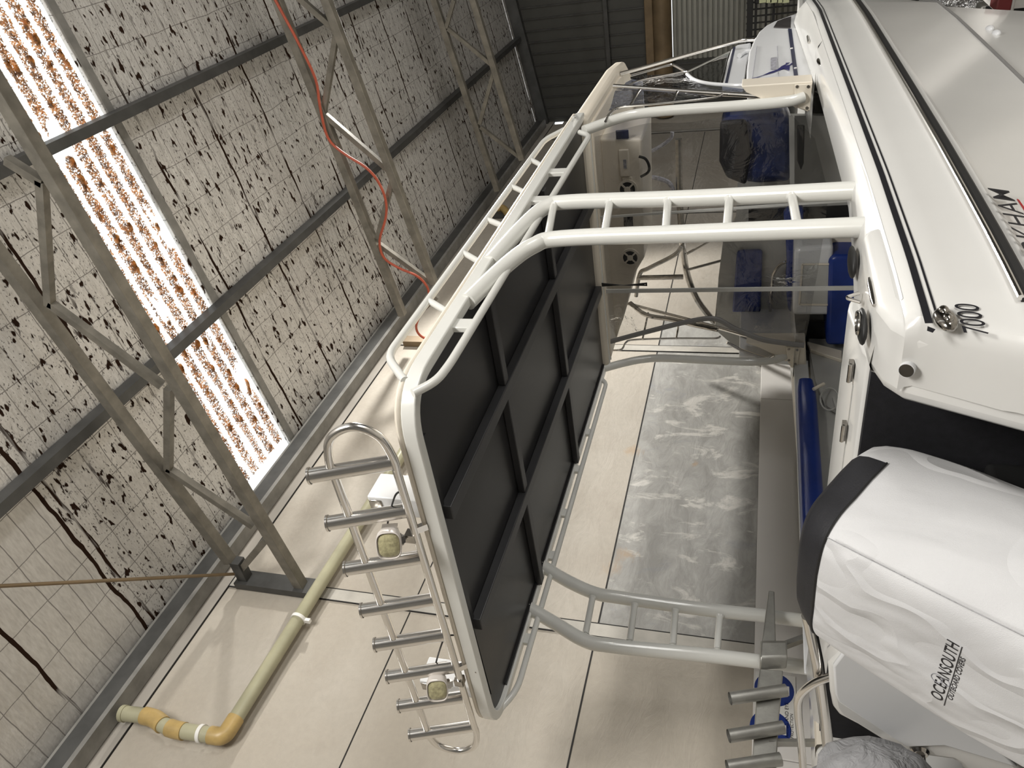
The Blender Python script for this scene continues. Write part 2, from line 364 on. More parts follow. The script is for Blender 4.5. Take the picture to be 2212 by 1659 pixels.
for k in range(5):
    xa, xb = 4.028 + k * .138, 4.10 + k * .138
    for i in range(6500):
        y = rnd.uniform(-1.0, 4.12); x = min(xb, max(xa, rnd.gauss((xa + xb) / 2, .027)))
        if noise.noise(Vector((x * 9, y * 2.2, 1.0))) < -.38: continue
        L_, w_ = rnd.uniform(.010, .030), rnd.uniform(.006, .013); a = rnd.uniform(0, 6.28); tl = rnd.uniform(-.5, .5)
        d = Vector((math.cos(a), math.sin(a), tl * .4)); e = Vector((-math.sin(a), math.cos(a), rnd.uniform(-.4, .4))); c = Vector((x, y, roof_z(y) + .022 + rnd.random() * .02))
        n = len(lf.v); lf.v += [c - d * L_ / 2, c + e * w_ / 2, c + d * L_ / 2, c - e * w_ / 2]; lf.f.append((n, n + 1, n + 2, n + 3))
for i in range(130):
    k = rnd.randrange(5); y = rnd.uniform(-1.0, 4.1); x = 4.064 + k * .138 + rnd.uniform(-.03, .03); R = rnd.uniform(.014, .034); n = len(lf.v)
    lf.v += [Vector((x + R * .7 * math.cos(a) * rnd.uniform(.6, 1.1), y + R * 1.6 * math.sin(a) * rnd.uniform(.6, 1.1), roof_z(y) + .018)) for a in np.linspace(0, 6.28, 9, endpoint=False)]; lf.f.append(tuple(range(n, n + 9)))
    lf.v += [v + Vector((0, 0, .012)) for v in lf.v[n:n + 9]]; lf.f.append(tuple(range(n + 9, n + 18)))
o = lf.build('leaf_litter', 'leaf', smooth=0); tag(o, 'brown dead leaves lying in the troughs of the clear roof skylight', 'leaves', kind='stuff')
# purlins, eave strut
for Yp, lab in ((2.74, 'dark steel purlin under the roof foil, the one nearer the concrete wall'), (1.15, 'dark steel purlin under the roof foil, the one farther from the concrete wall')):
    o = MB().prism([(XA, Yp - .035, roof_z(Yp) - .005), (XA, Yp + .035, roof_z(Yp) - .015), (XA, Yp + .03, roof_z(Yp) - .12), (XA, Yp - .04, roof_z(Yp) - .11)], (XB - .1 - XA, 0, 0)).build('roof_purlin', 'purlin_steel')
    tag(o, lab, 'purlin', 'purlins under the roof')
t_ = thing('eave_strut', 'steel eave channel running along the top of the concrete wall', 'steel beam', (4, YW - .1, 3.86))
MB().box(XA, 14.2, YW - .135, YW - .02, 4.055, 4.085).build('top_flange', 'eave_steel', t_)
MB().box(XA, 14.2, YW - .14, YW - .125, 3.925, 4.06).build('web', 'purlin_steel', t_)
MB().box(XA, 14.2, YW - .15, YW - .02, 3.895, 3.93).build('bottom_flange', 'eave_steel', t_)
# trusses
def truss(X, A, B, webs, label, sz):
    t_ = thing('roof_truss', label, 'truss', (X, YW - .1, P(*A[-1], 'X', X).z), 'roof trusses')
    def ext(p, q):                                           # run the chord on beyond the frame, towards the ridge
        d = (p - q) / abs((p - q).y); return p + d * (p.y + 5.5)
    for nm, L_ in (('bottom_chord', A), ('top_chord', B)):
        p = PL(L_, 'X', X); p = [ext(p[0], p[-1])] + p
        mb = MB(); mb.bar(p[0], p[-1], sz, sz); mb.build(nm, 'truss_steel', t_, bevel=.004)
    for a, b in webs:
        MB().bar(P(*a, 'X', X), P(*b, 'X', X), sz * .62, sz * .62).build('web', 'truss_steel', t_)
    return t_
A1, B1 = [(0, 195), (655, 1272)], [(0, 552), (498, 1212)]
t1 = truss(3.16, A1, B1, [((15, 345), (95, 395)), ((90, 390), (108, 660)), ((108, 655), (350, 832)), ((365, 838), (364, 1015)), ((362, 1012), (548, 1135)), ((575, 1165), (512, 1240))],
           'steel lattice truss nearest the camera, passing beside the bright skylight', .078)
MB().box(3.09, 3.23, YW - .07, YW - .009, 3.02, 3.72).build('end_plate', 'purlin_steel', t1)
MB().box(3.12, 3.20, YW - .26, YW - .07, 3.62, 3.70).build('cleat', 'purlin_steel', t1)
t2 = truss(6.60, [(705, 0), (937, 612)], [(600, 0), (870, 680)], [((640, -10), (722, 62)), ((726, 76), (700, 240)), ((700, 246), (848, 374)), ((850, 380), (816, 515)), ((818, 527), (935, 612)), ((945, 640), (890, 690))],
           'middle steel lattice truss with the orange cord hanging along it', .078)
MB().box(6.54, 6.66, YW - .07, YW - .005, 2.85, 3.72).build('end_plate', 'header_brown', t2)
t3 = truss(10.05, [(1022, 0), (1128, 345)], [(938, 0), (1075, 412)], [((981, 0), (964, 60)), ((968, 62), (1066, 143)), ((1068, 150), (1036, 268)), ((1038, 274), (1126, 342))],
           'steel lattice truss farthest from the camera, near the end wall', .078)
MB().box(9.99, 10.11, YW - .07, YW - .005, 2.9, 3.72).build('end_plate', 'purlin_steel', t3)
# tie rod
e0 = P(505, 1240, 'X', 3.10); dd = AX @ np.array([829.5 - 1266, -1106.0, F]); k = (4.10 + 4.3 * .1495 - .2) / (dd[2] + .1495 * dd[1]); e1 = Vector(dd * k)
o = MB().tube([e0, e0 + (e1 - e0) * 1.7], .012, 8).build('tie_rod', 'header_brown'); tag(o, 'thin brown steel tie rod crossing under the newer silver foil', 'rod')
# orange cord along the middle truss
cp = [(600, 10), (640, 84), (681, 169), (691, 229), (708, 297), (742, 331), (789, 361), (816, 391), (833, 432), (833, 472), (820, 520), (829, 556), (860, 578), (897, 594), (917, 611), (926, 630), (922, 655), (906, 684), (899, 706), (907, 724), (930, 735), (975, 742)]
pts = PL(cp, 'X', 6.53); pts = [pts[0] + (pts[0] - pts[1]) * 3] + pts
o = MB().tube(smooth_path(pts, 4), .013, 8).build('extension_cord', 'cord_red'); tag(o, 'orange electric cord looped along the middle roof truss', 'cord')
# stormwater pipe on the wall
yq = YW - .085
def wp(x, y): return P(x, y, 'Y', yq)
a, b = wp(484, 1592), wp(862, 992); b = b + (b - a) * .6
t_ = thing('drain_pipe', 'long olive plastic drain pipe clipped along the concrete wall', 'pipe', (3, yq, 3))
up = [wp(484, 1592), wp(428, 1583), wp(383, 1577)]; jog = [wp(383, 1577), wp(357, 1570), wp(330, 1549)]; top = [wp(330, 1549), wp(264, 1541)]
rp = .049
e_in = a + (b - a).normalized() * .07
MB().tube([e_in, b], rp, 20).build('run', 'pvc', t_)
MB().tube(fil([e_in + (b - a).normalized() * .06, a, wp(455, 1588)], .075, 8), rp * 1.12, 20).build('elbow', 'pvc_fitting', t_)
MB().tube([wp(455, 1588), wp(383, 1577)], rp, 20).build('rise', 'pvc', t_)
MB().tube([wp(398, 1580), wp(378, 1576), wp(366, 1572)], rp * 1.12, 20).build('joint', 'pvc_fitting', t_)
MB().tube([wp(366, 1572), wp(345, 1562)], rp * .98, 20).build('offset', 'pvc', t_)
MB().tube(smooth_path([wp(352, 1566), wp(335, 1553), wp(312, 1546)], 4), rp * 1.14, 20).build('joint', 'pvc_fitting', t_)
MB().tube([wp(312, 1546), wp(266, 1541)], rp, 20).build('rise', 'pvc', t_)
MB().tube([wp(272, 1542), wp(264, 1541)], rp * 1.1, 20).build('end_cap', 'pvc', t_)
for q, d in ((wp(645, 1337), (b - a)), (wp(436, 1585), wp(383, 1577) - wp(484, 1592))):
    d = d.normalized(); mb = MB().tube([q - d * .012, q + d * .012], rp * 1.16, 20); mb.box(q.x - .012, q.x + .012, q.y - .01, q.y + .02, q.z - rp * 1.9, q.z - rp); mb.build('pipe_clip', 'sign_white', t_)
yq2 = YW - .09
pp = [P(1062, 455, 'Y', yq2), P(1072, 452, 'Y', yq2), P(1086, 450, 'Y', yq2), P(1098, 462, 'Y', yq2), P(1108, 468, 'Y', yq2), P(1128, 466, 'Y', yq2)]
t_ = thing('drain_bend', 'yellowish bent drain pipe on the wall seen through the hardtop side rail', 'pipe', pp[2])
MB().tube(pp[:2], rp, 14).build('stub', 'pvc', t_); MB().tube(smooth_path(pp[1:], 4), rp * 1.1, 14).build('bend', 'pvc_fitting', t_)
# safety sign on the wall board
ysn = YW - .034
t_ = thing('safety_sign', 'white wall sign with two blue discs behind the grey rod holder stand', 'sign', P(1715, 1540, 'Y', ysn))
q0, q1 = P(1632, 1450, 'Y', ysn), P(1722, 1612, 'Y', ysn)
MB().box(min(q0.x, q1.x), max(q0.x, q1.x), ysn - .004, ysn, q1.z, q0.z).build('panel', 'sign_white', t_, bevel=.006)
for px in ((1672, 1489), (1664, 1573)):
    c = P(*px, 'Y', ysn - .004); MB().disc(c, (0, -1, 0), .112, .002, 36).build('disc', 'sign_blue', t_)
    c = c + Vector((0, -.003, 0)); hd = MB()
    hd.ell(c + Vector((0, 0, .01)), ((.035, 0, 0), (0, .001, 0), (0, 0, .045)), 16, 8)
    hd.box(c.x - .03, c.x + .03, c.y - .001, c.y + .001, c.z - .085, c.z - .035); hd.build('head_symbol', 'sign_white', t_)
    for s in (-1, 1): MB().box(c.x + s * .045 - .012, c.x + s * .045 + .012, c.y - .002, c.y + .001, c.z - .02, c.z + .03).build('muff_symbol', 'sign_white', t_)
tl = P(1704, 1609, 'Y', ysn - .004); text('words', 'HEARING AND EYE', 'ink', tl, (1, 0, 0), (0, 0, 1), .019, t_, stretch=1.1)
tl = P(1714, 1596, 'Y', ysn - .004); text('words', 'PROTECTION', 'ink', tl, (1, 0, 0), (0, 0, 1), .017, t_, stretch=1.0)

# ---- beyond the bow: rack, and the clutter on the floor
XR = 13.2
t_ = thing('wire_rack', 'black steel cage rack standing before the roller shutter beyond the bow', 'rack', (XR, 1.0, FZ))
fr = MB(); wr = MB()
zt = P(1612, 40, 'X', XR).z; yl = P(1640, 92, 'X', XR).y; yr = yl - 2.4
for Yq in (yl, yl - .8, yr): fr.box(XR - .03, XR + .03, Yq - .04, Yq + .04, FZ, zt)
for px in (1613, 1630, 1652, 1668): 
    z = P(px, 40, 'X', XR).z; fr.box(XR - .03, XR + .03, yr, yl, z - (.09 if px == 1613 else .035), z)
z = FZ + .1
for Yq in np.linspace(yr, yl, 26): wr.box(XR - .004, XR + .004, Yq - .012, Yq + .012, FZ, zt)
fr.build('frame', 'rubber', t_); wr.build('mesh', 'rubber', t_)
z1, z2 = P(1616, 3, 'X', XR - .1).z, P(1642, 3, 'X', XR - .1).z
y_a, y_b = P(1640, 60, 'X', XR - .1).y, P(1640, -12, 'X', XR - .1).y
t_ = thing('black_tub', 'black tub with pale lettering on top of the cage rack', 'tub', (XR - .1, (y_a + y_b) / 2, P(1632, 20, 'X', XR - .1).z))
za, zb = P(1618, 20, 'X', XR - .1).z, P(1700, 5, 'X', XR - .1).z
y0_ = P(1650, 8, 'X', XR - .1).y
MB().box(XR - .2, XR + .1, y0_ - 1.6, y0_ - .02, P(1722, 5, 'X', XR - .1).z, P(1630, 5, 'X', XR - .1).z).build('body', 'rubber', t_, bevel=.02)
lt = MB(); 
for i, xx in enumerate((1647, 1659, 1671, 1684, 1697)):
    q = P(xx, 1.5, 'X', XR - .205); wz = .05
    lt.box(XR - .207, XR - .203, q.y - .035, q.y + .03, q.z - wz, q.z + wz * (.4 if i % 2 else .9))
lt.build('lettering', 'yellow_letters', t_)
def fl(x, y, z=FZ + .01): return P(x, y, 'Z', z)
q = fl(2155, 30, FZ + .25)
t_ = thing('grey_box', 'small grey box with a black open end below the bow', 'box', (q.x, q.y, FZ))
MB().box(q.x - .10, q.x + .10, q.y - .10, q.y + .12, FZ, FZ + .42).build('case', 'aluminium', t_, bevel=.02)
MB().box(q.x - .106, q.x - .095, q.y - .095, q.y + .03, FZ + .05, FZ + .38).build('opening', 'rubber', t_, bevel=.01)
q = P(2115, 8, 'Z', FZ + .3)
mb = MB()
rings = []
for i in range(9):
    tt = i / 8; rr = .30 * (1 - .75 * tt ** 1.6)
    rings.append([Vector((q.x + .5, q.y + .05, FZ + .02 + .62 * tt)) + Vector((math.cos(a), math.sin(a), 0)) * rr * (1 + .25 * noise.noise(Vector((math.cos(a) * 2, math.sin(a) * 2, tt * 3)))) for a in np.linspace(0, 2 * math.pi, 24, endpoint=False)])
o = mb.loft(rings).build('plastic_bag', 'thin_plastic', smooth=180); tag(o, 'clear crumpled plastic bag on the floor below the bow', 'bag')
q = P(2190, 20, 'Z', FZ + .5)
t_ = thing('white_bench', 'low white bench on the floor at the edge of view below the bow', 'bench', (q.x + .5, q.y - .3, FZ))
MB().box(q.x + .15, q.x + 1.6, q.y - 1.6, q.y + .1, FZ + .46, FZ + .52).build('top', 'board_white', t_, bevel=.01)
for sx in (.25, 1.5):
    for sy in (-1.5, 0.0): MB().box(q.x + sx - .04, q.x + sx + .04, q.y + sy - .04, q.y + sy + .04, FZ, FZ + .46).build('leg', 'board_white', t_)
q = P(2172, 8, 'Z', FZ + .56)
o = MB().box(q.x - .02, q.x + .2, q.y - .12, q.y + .05, FZ + .52, FZ + .62).build('small_carton', 'maroon', bevel=.01); tag(o, 'small dark red carton on the white bench below the bow', 'carton')
# ================================================================ the boat
YC = 2.47
boat = thing('fishing_boat', 'white fibreglass fishing boat with black-lined hardtop and white ladder legs', 'boat', (4.6, YC, -1.95))
def mir(p): return Vector((p[0], 2 * YC - p[1], p[2]))
XS = [1.72, 2.0, 2.3, 2.7, 3.2, 3.8, 4.4, 5.0, 5.6, 6.2, 6.8, 7.3, 7.7, 8.1, 8.45, 8.65]
def lerp(x, xs, ys): return float(np.interp(x, xs, ys))
def hs(x): return lerp(x, [1.7, 2.0, 3, 4, 5, 6.0, 6.8, 7.4, 7.9, 8.3, 8.65], [1.305, 1.315, 1.32, 1.325, 1.325, 1.32, 1.26, 1.10, .84, .50, .03])
def zp(x): return lerp(x, [1.9, 2.3, 3, 3.55, 4.86, 6.35, 8.6], [-.425, -.425, -.413, -.397, -.36, -.322, -.25])
def low(x): return lerp(x, [1.7, 6.2, 7.0, 7.7, 8.2, 8.65], [1, 1, .88, .52, .25, .0])
def keel(x): return lerp(x, [1.7, 6.0, 7.2, 8.0, 8.65], [-1.96, -1.96, -1.88, -1.50, -.70])
def sec(x):
    h, z, g, k = hs(x), zp(x), low(x), keel(x)
    zs = max(z - .76, k + .25); zc_ = max(z - 1.30, k + .14)
    return [(h - .03, z + .035), (h - .008, z + .018), (h, z), (h + .004, z - .10), (h + .006, z - .20), (h + .012, z - .222), (h + .014, z - .236), (h + .014, z - .30), (h - .004, z - .325),
            (h * (.55 + .45 * g) - .05, zs), (h * (.55 + .45 * g) - .075, zs - .02), (h * g * .88, zc_), (h * g * .44, (zc_ + k) / 2), (0.0, k)]
def rake(x, z): return x + max(0, -(z + .42)) * -.50 * max(0, 1 - (x - 2.0) / .9) if x > 1.9 else x
def ring(x):
    q = 1 - lerp(x, [1.955, 1.956, 1.960, 1.970, 1.985, 2.02], [.215, .11, .058, .025, .007, 0]) / 1.315; s = [(x, YC - h * q, z) for h, z in sec(x)]; p = [(x, YC + h * q, z) for h, z in sec(x)][::-1][1:]
    return [Vector((rake(a, c), b, c)) for a, b, c in s + p]
XH = [1.955, 1.956, 1.960, 1.970, 1.985, 2.02, 2.2, 2.42] + [x for x in XS if x > 2.5]
hm = MB().loft([ring(x) for x in XH], closed=False)
hull = hm.build('hull', 'gelcoat', boat, smooth=32)
from mathutils.bvhtree import BVHTree
_hb = BVHTree.FromPolygons([tuple(v) for v in hm.v], hm.f)
def hull_hit(x, y):
    d = Vector(AX @ np.array([829.5 - y, x - 1106.0, F])).normalized(); h_ = _hb.ray_cast(Vector((0, 0, 0)), d); return h_[0] if h_[0] is not None else P(x, y, 'Y', 1.35)
# strake lines
sl = MB()
for side in (0, 1):
    pts = [Vector((x, YC - sec(x)[9][0] - .002, sec(x)[9][1] - .006)) for x in XH[7:-2]]
    sl.tube(pts if side == 0 else [mir(p) for p in pts], .009, 6)
sl.build('spray_line', 'binding', hull)
# rub rail: black band with a bright insert
for side in (0, 1):
    a, b, c = [], [], []
    for x in XH[5:-1]:
        h, z = hs(x) + .012, zp(x) - .254
        a.append(Vector((x, YC - h - .004, z))); b.append(Vector((x, YC - h - .016, z + .022)))
    if side: a, b = [mir(p) for p in a], [mir(p) for p in b]
    q = MB()
    sgn = 1 if side else -1
    q.loft([[p + Vector((0, sgn * dy, dz)) for dy, dz in ((-.02, .019), (.010, .019), (.020, .009), (.020, -.009), (.010, -.019), (-.02, -.019))] for p in a])
    rr = q.build('rub_rail', 'rubber', boat)
    MB().tube(b, .0085, 8).build('rail_insert', 'stainless', rr)
# pin stripes on the topside
def side_pt(x, dz, out=.003):
    zz = zp(x) + dz; s = sec(x)[2:5]
    h = float(np.interp(-zz, [-s[0][1], -s[1][1], -s[2][1]], [s[0][0], s[1][0], s[2][0]])); return Vector((x, YC - h - out, zz))
ps = MB(); xs_ = np.linspace(1.93, 7.0, 60)
for d0, d1 in ((.0, -.019), (-.030, -.036)):
    ps.loft([[side_pt(x, d0), side_pt(x, d1)] for x in xs_], closed=False)
ps.prism([side_pt(1.915, -.004), side_pt(1.90, -.02), side_pt(1.885, -.012), side_pt(1.895, .0)], (0, -.001, 0))
ps.build('pin_stripe', 'ink', hull, smooth=0)
def hull_dir(x): return (side_pt(x + .2, -.1) - side_pt(x - .2, -.1)).normalized()
o_ = side_pt(1.842, -.142, .004); o_ = P(2137, 727, 'Y', o_.y)
text('model_number', '7000', 'ink', o_, hull_dir(1.95), (.16, 0, 1), .056, hull, stretch=.93, ext=.003)
yk = YC - hs(2.6) - .004
mk1 = P(2183, 441, 'Y', yk); mk0 = P(2222, 556, 'Y', yk); dr = Vector((1, 0, .012)).normalized()
text('name_lettering', 'MARKHAM', 'ink', mk1 - dr * .62 + Vector((.0, -.012, 0)), dr, (.28, -.10, 1), .062, hull, stretch=1.55, ext=.013, bold=.003)
r1 = mk1 + Vector((.005, -.012, -.016))
MB().prism([r1 + dr * .0, r1 - dr * .5, r1 - dr * .5 - Vector((0, 0, .010)), r1 - Vector((.01, 0, .004))], (0, -.004, 0)).build('name_underline', 'ink_red', hull)
# chrome vent on the topside, hull fittings
cv = P(2043, 690, 'Y', YC - hs(1.93) - .004)
q = MB().ell(cv, ((.052, 0, .006), (0, .022, 0), (-.004, 0, .028)), 20, 10); q.ell(cv + Vector((.018, -.016, .004)), ((.022, 0, 0), (0, .012, 0), (0, 0, .013)), 12, 8); q.ell(cv + Vector((-.02, -.016, .0)), ((.020, 0, 0), (0, .012, 0), (0, 0, .012)), 12, 8)
q.build('chrome_vent', 'chrome_dark', boat, smooth=180)
for px in ((2138, 63), (2152, 73)):
    c = hull_hit(*px); MB().ell(c, ((.045, 0, 0), (0, .02, .01), (0, -.006, .022)), 16, 8).build('skin_fitting', 'gelcoat_cool', boat, smooth=180)
# transom corners (pods either side of the engine well)
for side in (0, 1):
    poly = [(2.62, -.335), (2.12, -.335), (2.02, -.362), (1.964, -.405), (1.828, -.70), (1.62, -1.15), (1.62, -1.3), (2.62, -1.3)]
    y0, y1 = 1.185, 1.445
    if side: y0, y1 = 2 * YC - y1, 2 * YC - y0
    MB().prism([(x, y0, z) for x, z in poly], (0, y1 - y0, 0)).build('transom_corner', 'gelcoat', boat, bevel=.045)
k = P(1966, 788, 'X', 1.975)
q = MB().disc(k, (-.9, -.15, .35), .021, .042, 20); kn = q.build('drain_fitting', 'gelcoat_cool', boat)
MB().disc(k + Vector((-.9, -.15, .35)).normalized() * .040, (-.9, -.15, .35), .019, .004, 20).build('drain_cap', 'chrome_dark', kn)
# deck edges (coamings), both sides
for side in (0, 1):
    rings = []
    for x in np.linspace(2.10, 5.3, 22):
        h, z = hs(x), zp(x)
        inn = lerp(x, [2.05, 2.2, 2.5, 2.75, 3.1, 5.3], [1.43, 1.44, 1.56, 1.44, 1.38, 1.43]) if side == 0 else lerp(x, [2.05, 2.6, 3.1, 5.3], [1.48, 1.48, 1.36, 1.36])
        zi = lerp(x, [2.05, 2.75, 3.2, 5.3], [-.335, -.338, -.345, -.298])
        zo = z + .040
        s_ = [(YC - h + .02, z + .030), (YC - h + .065, zo + .012), (YC - h + .10, (zo + zi) / 2 + .012), (inn - .03, zi + .002), (inn - .008, zi - .004), (inn, zi - .022), (inn + .004, lerp(x, [2.05, 2.5, 2.62], [-.37, -.37, -.62]))]
        rings.append([Vector((x, y if side == 0 else 2 * YC - y, zz)) for y, zz in s_])
    MB().loft(rings, closed=False).build('coaming', 'gelcoat_warm' if side else 'gelcoat', boat, smooth=40)
MB().box(2.3, 6.3, YC - 1.12, YC + 1.12, -1.2, -1.16).build('cockpit_sole', 'liner_grey', boat)
for y0, y1 in ((YC - 1.10, YC - 1.06), (YC + 1.06, YC + 1.10)):
    MB().box(2.3, 5.9, y0, y1, -1.16, -.42).build('side_liner', 'liner_grey', boat)
MB().box(2.5, 5.3, YC + 1.045, YC + 1.062, -.405, -.30).build('side_capping', 'gelcoat_cool', boat, bevel=.006)
# transom bulkhead with hinged lid, black engine well behind it
b_ = MB(); b_.prism([(2.20, 1.44, -.345), (2.24, 1.44, -.33), (2.50, 1.44, -.305), (2.56, 1.44, -.315), (2.58, 1.44, -.36), (2.58, 1.44, -1.16), (2.20, 1.44, -1.16)], (0, 2.06, 0))
tb = b_.build('transom_bulkhead', 'gelcoat', boat, bevel=.012)
MB().box(2.165, 2.198, 1.44, 3.50, -1.25, -.352).build('engine_well_lining', 'carpet_black', boat)
MB().box(1.62, 2.17, 1.44, 3.50, -1.30, -1.25).build('engine_well_floor', 'carpet_black', boat)
for px in ((1837, 800), (1822, 930)):
    c = P(*px, 'Z', -.312); mb = MB().box(c.x - .016, c.x + .016, c.y - .035, c.y + .035, c.z - .008, c.z + .006); mb.tube([c + Vector((-.018, -.035, .004)), c + Vector((-.018, .035, .004))], .007, 8); mb.build('hinge', 'chrome_dark', tb)
MB().bar((2.30, 1.62, -.3255), (2.30, 3.3, -.3255), .012, .006).build('lid_gap', 'liner_grey', tb)
# flush rod holders and cleat on the aft coaming
for px, sz, nm in (((1843, 566), 1.0, 'flush_rod_holder'), ((1865, 705), .9, 'flush_rod_holder')):
    c = P(*px, 'Z', -.325) if px[1] < 600 else P(*px, 'Z', -.318)
    t1_ = MB().ell(c + Vector((0, 0, .004)), ((.085 * sz, 0, 0), (0, .05, 0), (0, 0, .014)), 24, 8).build(nm, 'rubber', boat, smooth=180)
    if px[1] > 600: MB().tube([c + Vector((.045 * math.cos(a), -.012 + .030 * math.sin(a), .017)) for a in np.linspace(0, 2 * math.pi, 20, endpoint=False)], .005, 6, closed=True).build('trim_ring', 'chrome_dark', t1_)
c1, c2 = P(1878, 602, 'Y', 1.225), P(1889, 660, 'Y', 1.225)
cl = MB().tube([c1, c1.lerp(c2, .2), c1.lerp(c2, .8), c2], [.006, .0095, .0095, .006], 12).build('mooring_cleat', 'stainless', boat)
for f, px in ((.40, (1911, 619)), (.72, (1917, 644))):
    a = c1.lerp(c2, f); b = P(*px, 'Y', 1.222); MB().tube([a, a.lerp(b, .5), b, b + (b - a) * .15], [.007, .007, .011, .013], 10).build('cleat_foot', 'stainless', cl)
c = P(1857, 643, 'Z', -.322); MB().tube(fil([c + Vector((-.03, 0, 0)), c + Vector((0, 0, .045)), c + Vector((.03, 0, 0))], .02), .006, 8).build('bait_hook_ring', 'stainless', boat)
# ------------------------------------------------ hardtop
TZ = 1.145
def rpoly(x0, x1, y0, y1, r, z):
    p = fil([(x1, y0, z), (x0, y0, z), (x0 - .02, y1, z), (x1, y1, z)], r, 8); return p
ht = MB().prism(rpoly(1.94, 5.06, 1.49, 3.45, .19, TZ), (0, 0, .033)).build('hardtop', 'lining_black', boat)
MB().prism(rpoly(1.90, 5.08, 1.455, 3.485, .21, 1.180), (0, 0, .025)).build('roof_skin', 'gelcoat_warm', ht, bevel=.02)
rim = MB(); rp_ = fil([(5.06, 1.473, TZ), (1.925, 1.473, TZ), (1.90, 3.467, TZ), (5.06, 3.467, TZ)], .20, 9)
rg = []
for i, p in enumerate(rp_):
    d = (rp_[min(i + 1, len(rp_) - 1)] - rp_[max(i - 1, 0)]).normalized(); n_ = Vector((-d.y, d.x, 0))
    rg.append([p + n_ * a + Vector((0, 0, b)) for a, b in ((-.024, -.024), (.024, -.024), (.024, .034), (-.024, .034))])
rim.loft(rg).build('rim', 'paint_white', ht, bevel=.006)
for yb in (2.07, 2.755): MB().box(1.97, 5.03, yb - .035, yb + .035, TZ - .045, TZ).build('roof_batten', 'lining_rib', ht, bevel=.004)
for xb in (2.81, 3.87):
    for ya, yb in ((1.50, 2.034), (2.106, 2.719), (2.791, 3.44)): MB().box(xb - .028, xb + .028, ya, yb, TZ - .038, TZ).build('roof_batten', 'lining_rib', ht, bevel=.004)
for (xa, xb, ya, yb) in ((2.13, 5.04, 1.492, 1.515), (2.13, 5.04, 3.425, 3.448), (1.955, 1.985, 1.68, 3.26)): MB().box(xa, xb, ya, yb, TZ - .012, TZ + .002).build('edge_trim', 'lining_black', ht)
for px in ((921, 1036), (943, 1119), (1027, 1450), (1041, 1498)):
    MB().disc(P(*px, 'Z', TZ - .001), (0, 0, -1), .008, .005, 10).build('screw_cap', 'chrome_dark', ht)
# upper side rail with short posts, lower grab rails
ur = MB().tube(fil([(2.02, 1.473, 1.18), (2.17, 1.473, 1.315), (4.62, 1.473, 1.285), (4.86, 1.473, 1.17)], .07), .0165, 12).build('roof_rail', 'paint_white', boat)
for x0, x1 in ((2.60, 2.49), (3.05, 2.93), (3.42, 3.32), (3.86, 3.74), (4.27, 4.13)):
    MB().tube([(x0, 1.473, lerp(x0, [2.17, 4.62], [1.315, 1.285])), (x1, 1.473, 1.17)], .0145, 12).build('rail_post', 'paint_white', ur)
gr = MB().tube(fil([(1.955, 1.478, 1.125), (2.03, 1.478, 1.065), (2.14, 1.478, 1.052), (4.66, 1.478, 1.012), (4.74, 1.478, 1.09)], .09), .0165, 12).build('grab_rail', 'paint_white', boat)
for x in (2.41, 3.655, 4.05): MB().box(x - .035, x + .035, 1.466, 1.49, lerp(x, [2.14, 4.66], [1.055, 1.012]), 1.13).build('rail_bracket', 'paint_white', gr, bevel=.004)
g2 = MB().tube(fil([(4.88, 3.462, 1.135), (4.82, 3.462, 1.085), (2.12, 3.462, 1.08), (1.98, 3.462, 1.15)], .09), .0165, 12).build('grab_rail', 'paint_white', boat)
for x in (4.21, 3.81, 3.39, 3.03, 2.43): MB().box(x - .032, x + .032, 3.453, 3.478, 1.085, 1.135).build('rail_bracket', 'paint_white', g2, bevel=.004)
